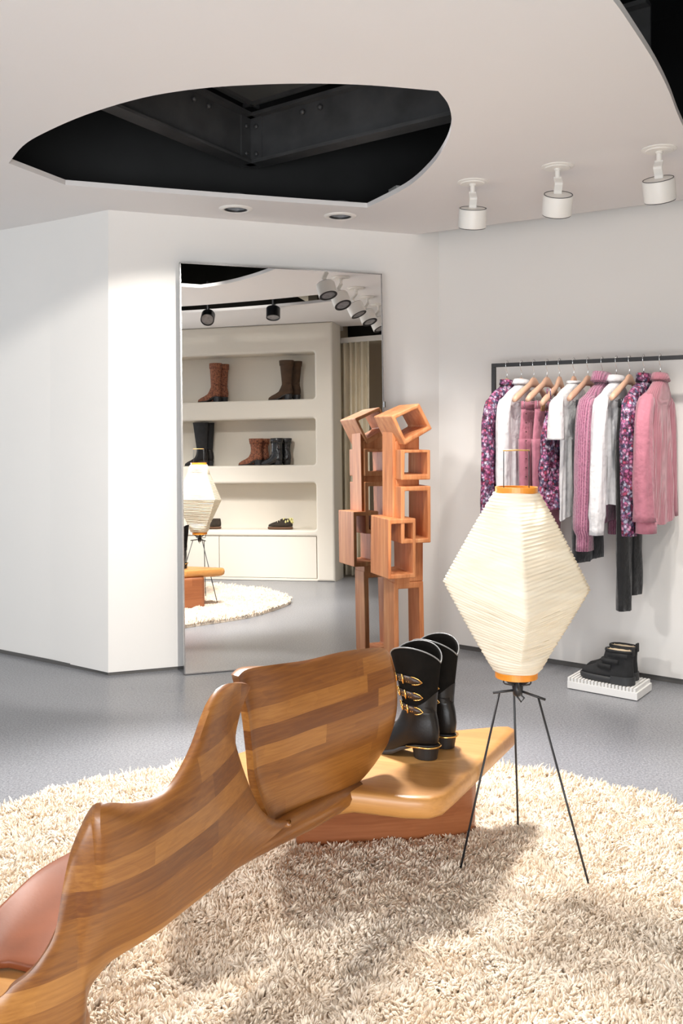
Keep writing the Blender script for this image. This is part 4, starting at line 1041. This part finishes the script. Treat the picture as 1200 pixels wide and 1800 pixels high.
# 6 white tee
g = garment(TT[5], 'white T-shirt hanging in the middle of the rail', 'T-shirt', 'white_tee')
obj('body', body(.74, .17, .175, .030, .036, 11, fk=.7, sh=.215), M_tee, g, smooth=True)
obj('sleeve', sleeve(1, .25, 12, (.046, .034), (.050, .042), s0=.175, swing=.03, fk=.8), M_tee, g, smooth=True)
obj('sleeve', sleeve(-1, .235, 13, (.050, .034), (.056, .036), s0=.15, fk=.8), M_tee, g, smooth=True)
collar(.0, .060, .014, .0, M_tee, g, 'neckband')
# 7 cropped black trousers
trousers(TT[6], 'wide cropped black trousers hanging between tee and mauve sweater', 'black_trousers', M_blackden, .86, .165, .095, .105, 5, 'black trousers on the rail', thick=.040, dzl=-.0)
# 8 mauve sweater
g = garment(TT[7], 'chunky mauve knitted sweater with rolled neck', 'sweater', 'mauve_sweater')
obj('body', body(.76, .19, .18, .034, .038, 21, fk=.6, sh=.215), M_knit, g, smooth=True)
obj('sleeve', sleeve(1, .83, 22, (.074, .044), (.092, .052), s0=.175, cuff=(.10, .74), fk=.5, swing=.04), M_knit, g, smooth=True)
obj('sleeve', sleeve(-1, .78, 23, (.050, .036), (.055, .040), s0=.15, cuff=(.10, .78), fk=.5), M_knit, g, smooth=True)
collar(-.004, .080, .050, .006, M_knit, g, 'rolled_neck', .012, True)
# 9 white shirt
g = garment(TT[8], 'white cotton shirt hanging right of the mauve sweater', 'shirt', 'white_shirt')
obj('body', body(.66, .175, .20, .032, .042, 31, fk=1.3, sh=.215), M_cotton, g, smooth=True)
obj('sleeve', sleeve(1, .74, 32, (.052, .038), (.054, .038), s0=.175, swing=.075, cuff=(.12, .85), fk=1.2), M_cotton, g, smooth=True)
obj('sleeve', sleeve(-1, .66, 33, (.040, .032), (.040, .032), s0=.15, cuff=(.12, .85)), M_cotton, g, smooth=True)
collar(-.002, .060, .032, .004, M_cotton, g, roll=True)
# 10 long black trousers
trousers(TT[9], 'long black trousers hanging lowest of all on the rail', 'black_trousers', M_blackden2, 1.10, .165, .088, .062, 9, 'black trousers on the rail', thick=.034, dzl=.06)
# 11 dark floral blouse
g = garment(TT[10], 'dark purple floral blouse with high neck right of the long trousers', 'blouse', 'floral_blouse')
obj('body', body(.70, .18, .18, .031, .036, 41, sh=.215), M_flor2, g, smooth=True)
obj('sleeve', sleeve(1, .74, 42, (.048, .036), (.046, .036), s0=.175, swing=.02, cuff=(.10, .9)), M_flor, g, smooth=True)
obj('sleeve', sleeve(-1, .68, 43, (.040, .030), (.040, .030), s0=.15, cuff=(.10, .9)), M_flor2, g, smooth=True)
collar(-.004, .062, .045, .004, M_flor2, g, 'high_neck')
# 12 pink jacket
g = garment(TT[11], 'dusty pink corduroy jacket at the right end of the clothes', 'jacket', 'pink_jacket')
obj('body', body(.735, .150, .185, .032, .042, 51, fk=.9, neck=.06, sh=.19, xo=.025), M_cord, g, smooth=True)
js_ = obj('sleeve', sleeve(1, .66, 52, (.054, .040), (.070, .050), s0=.175, swing=.035, bend=.025), M_pinkcord_l, g, smooth=True)
obj('cuff', MB().loft([[Vector((.212+.068*cos(a)+.004*u, .050*sin(a), -.705-.075*u)) for a in [2*PI*q/28 for q in range(28)]] for u in (0, .5, 1)]), M_pinkcord_l, js_, smooth=True)
obj('sleeve', sleeve(-1, .66, 54, (.042, .034), (.044, .036), s0=.14), M_cord, g, smooth=True)
collar(-.004, .056, .036, .006, M_cord, g, 'stand_collar', .006, True)
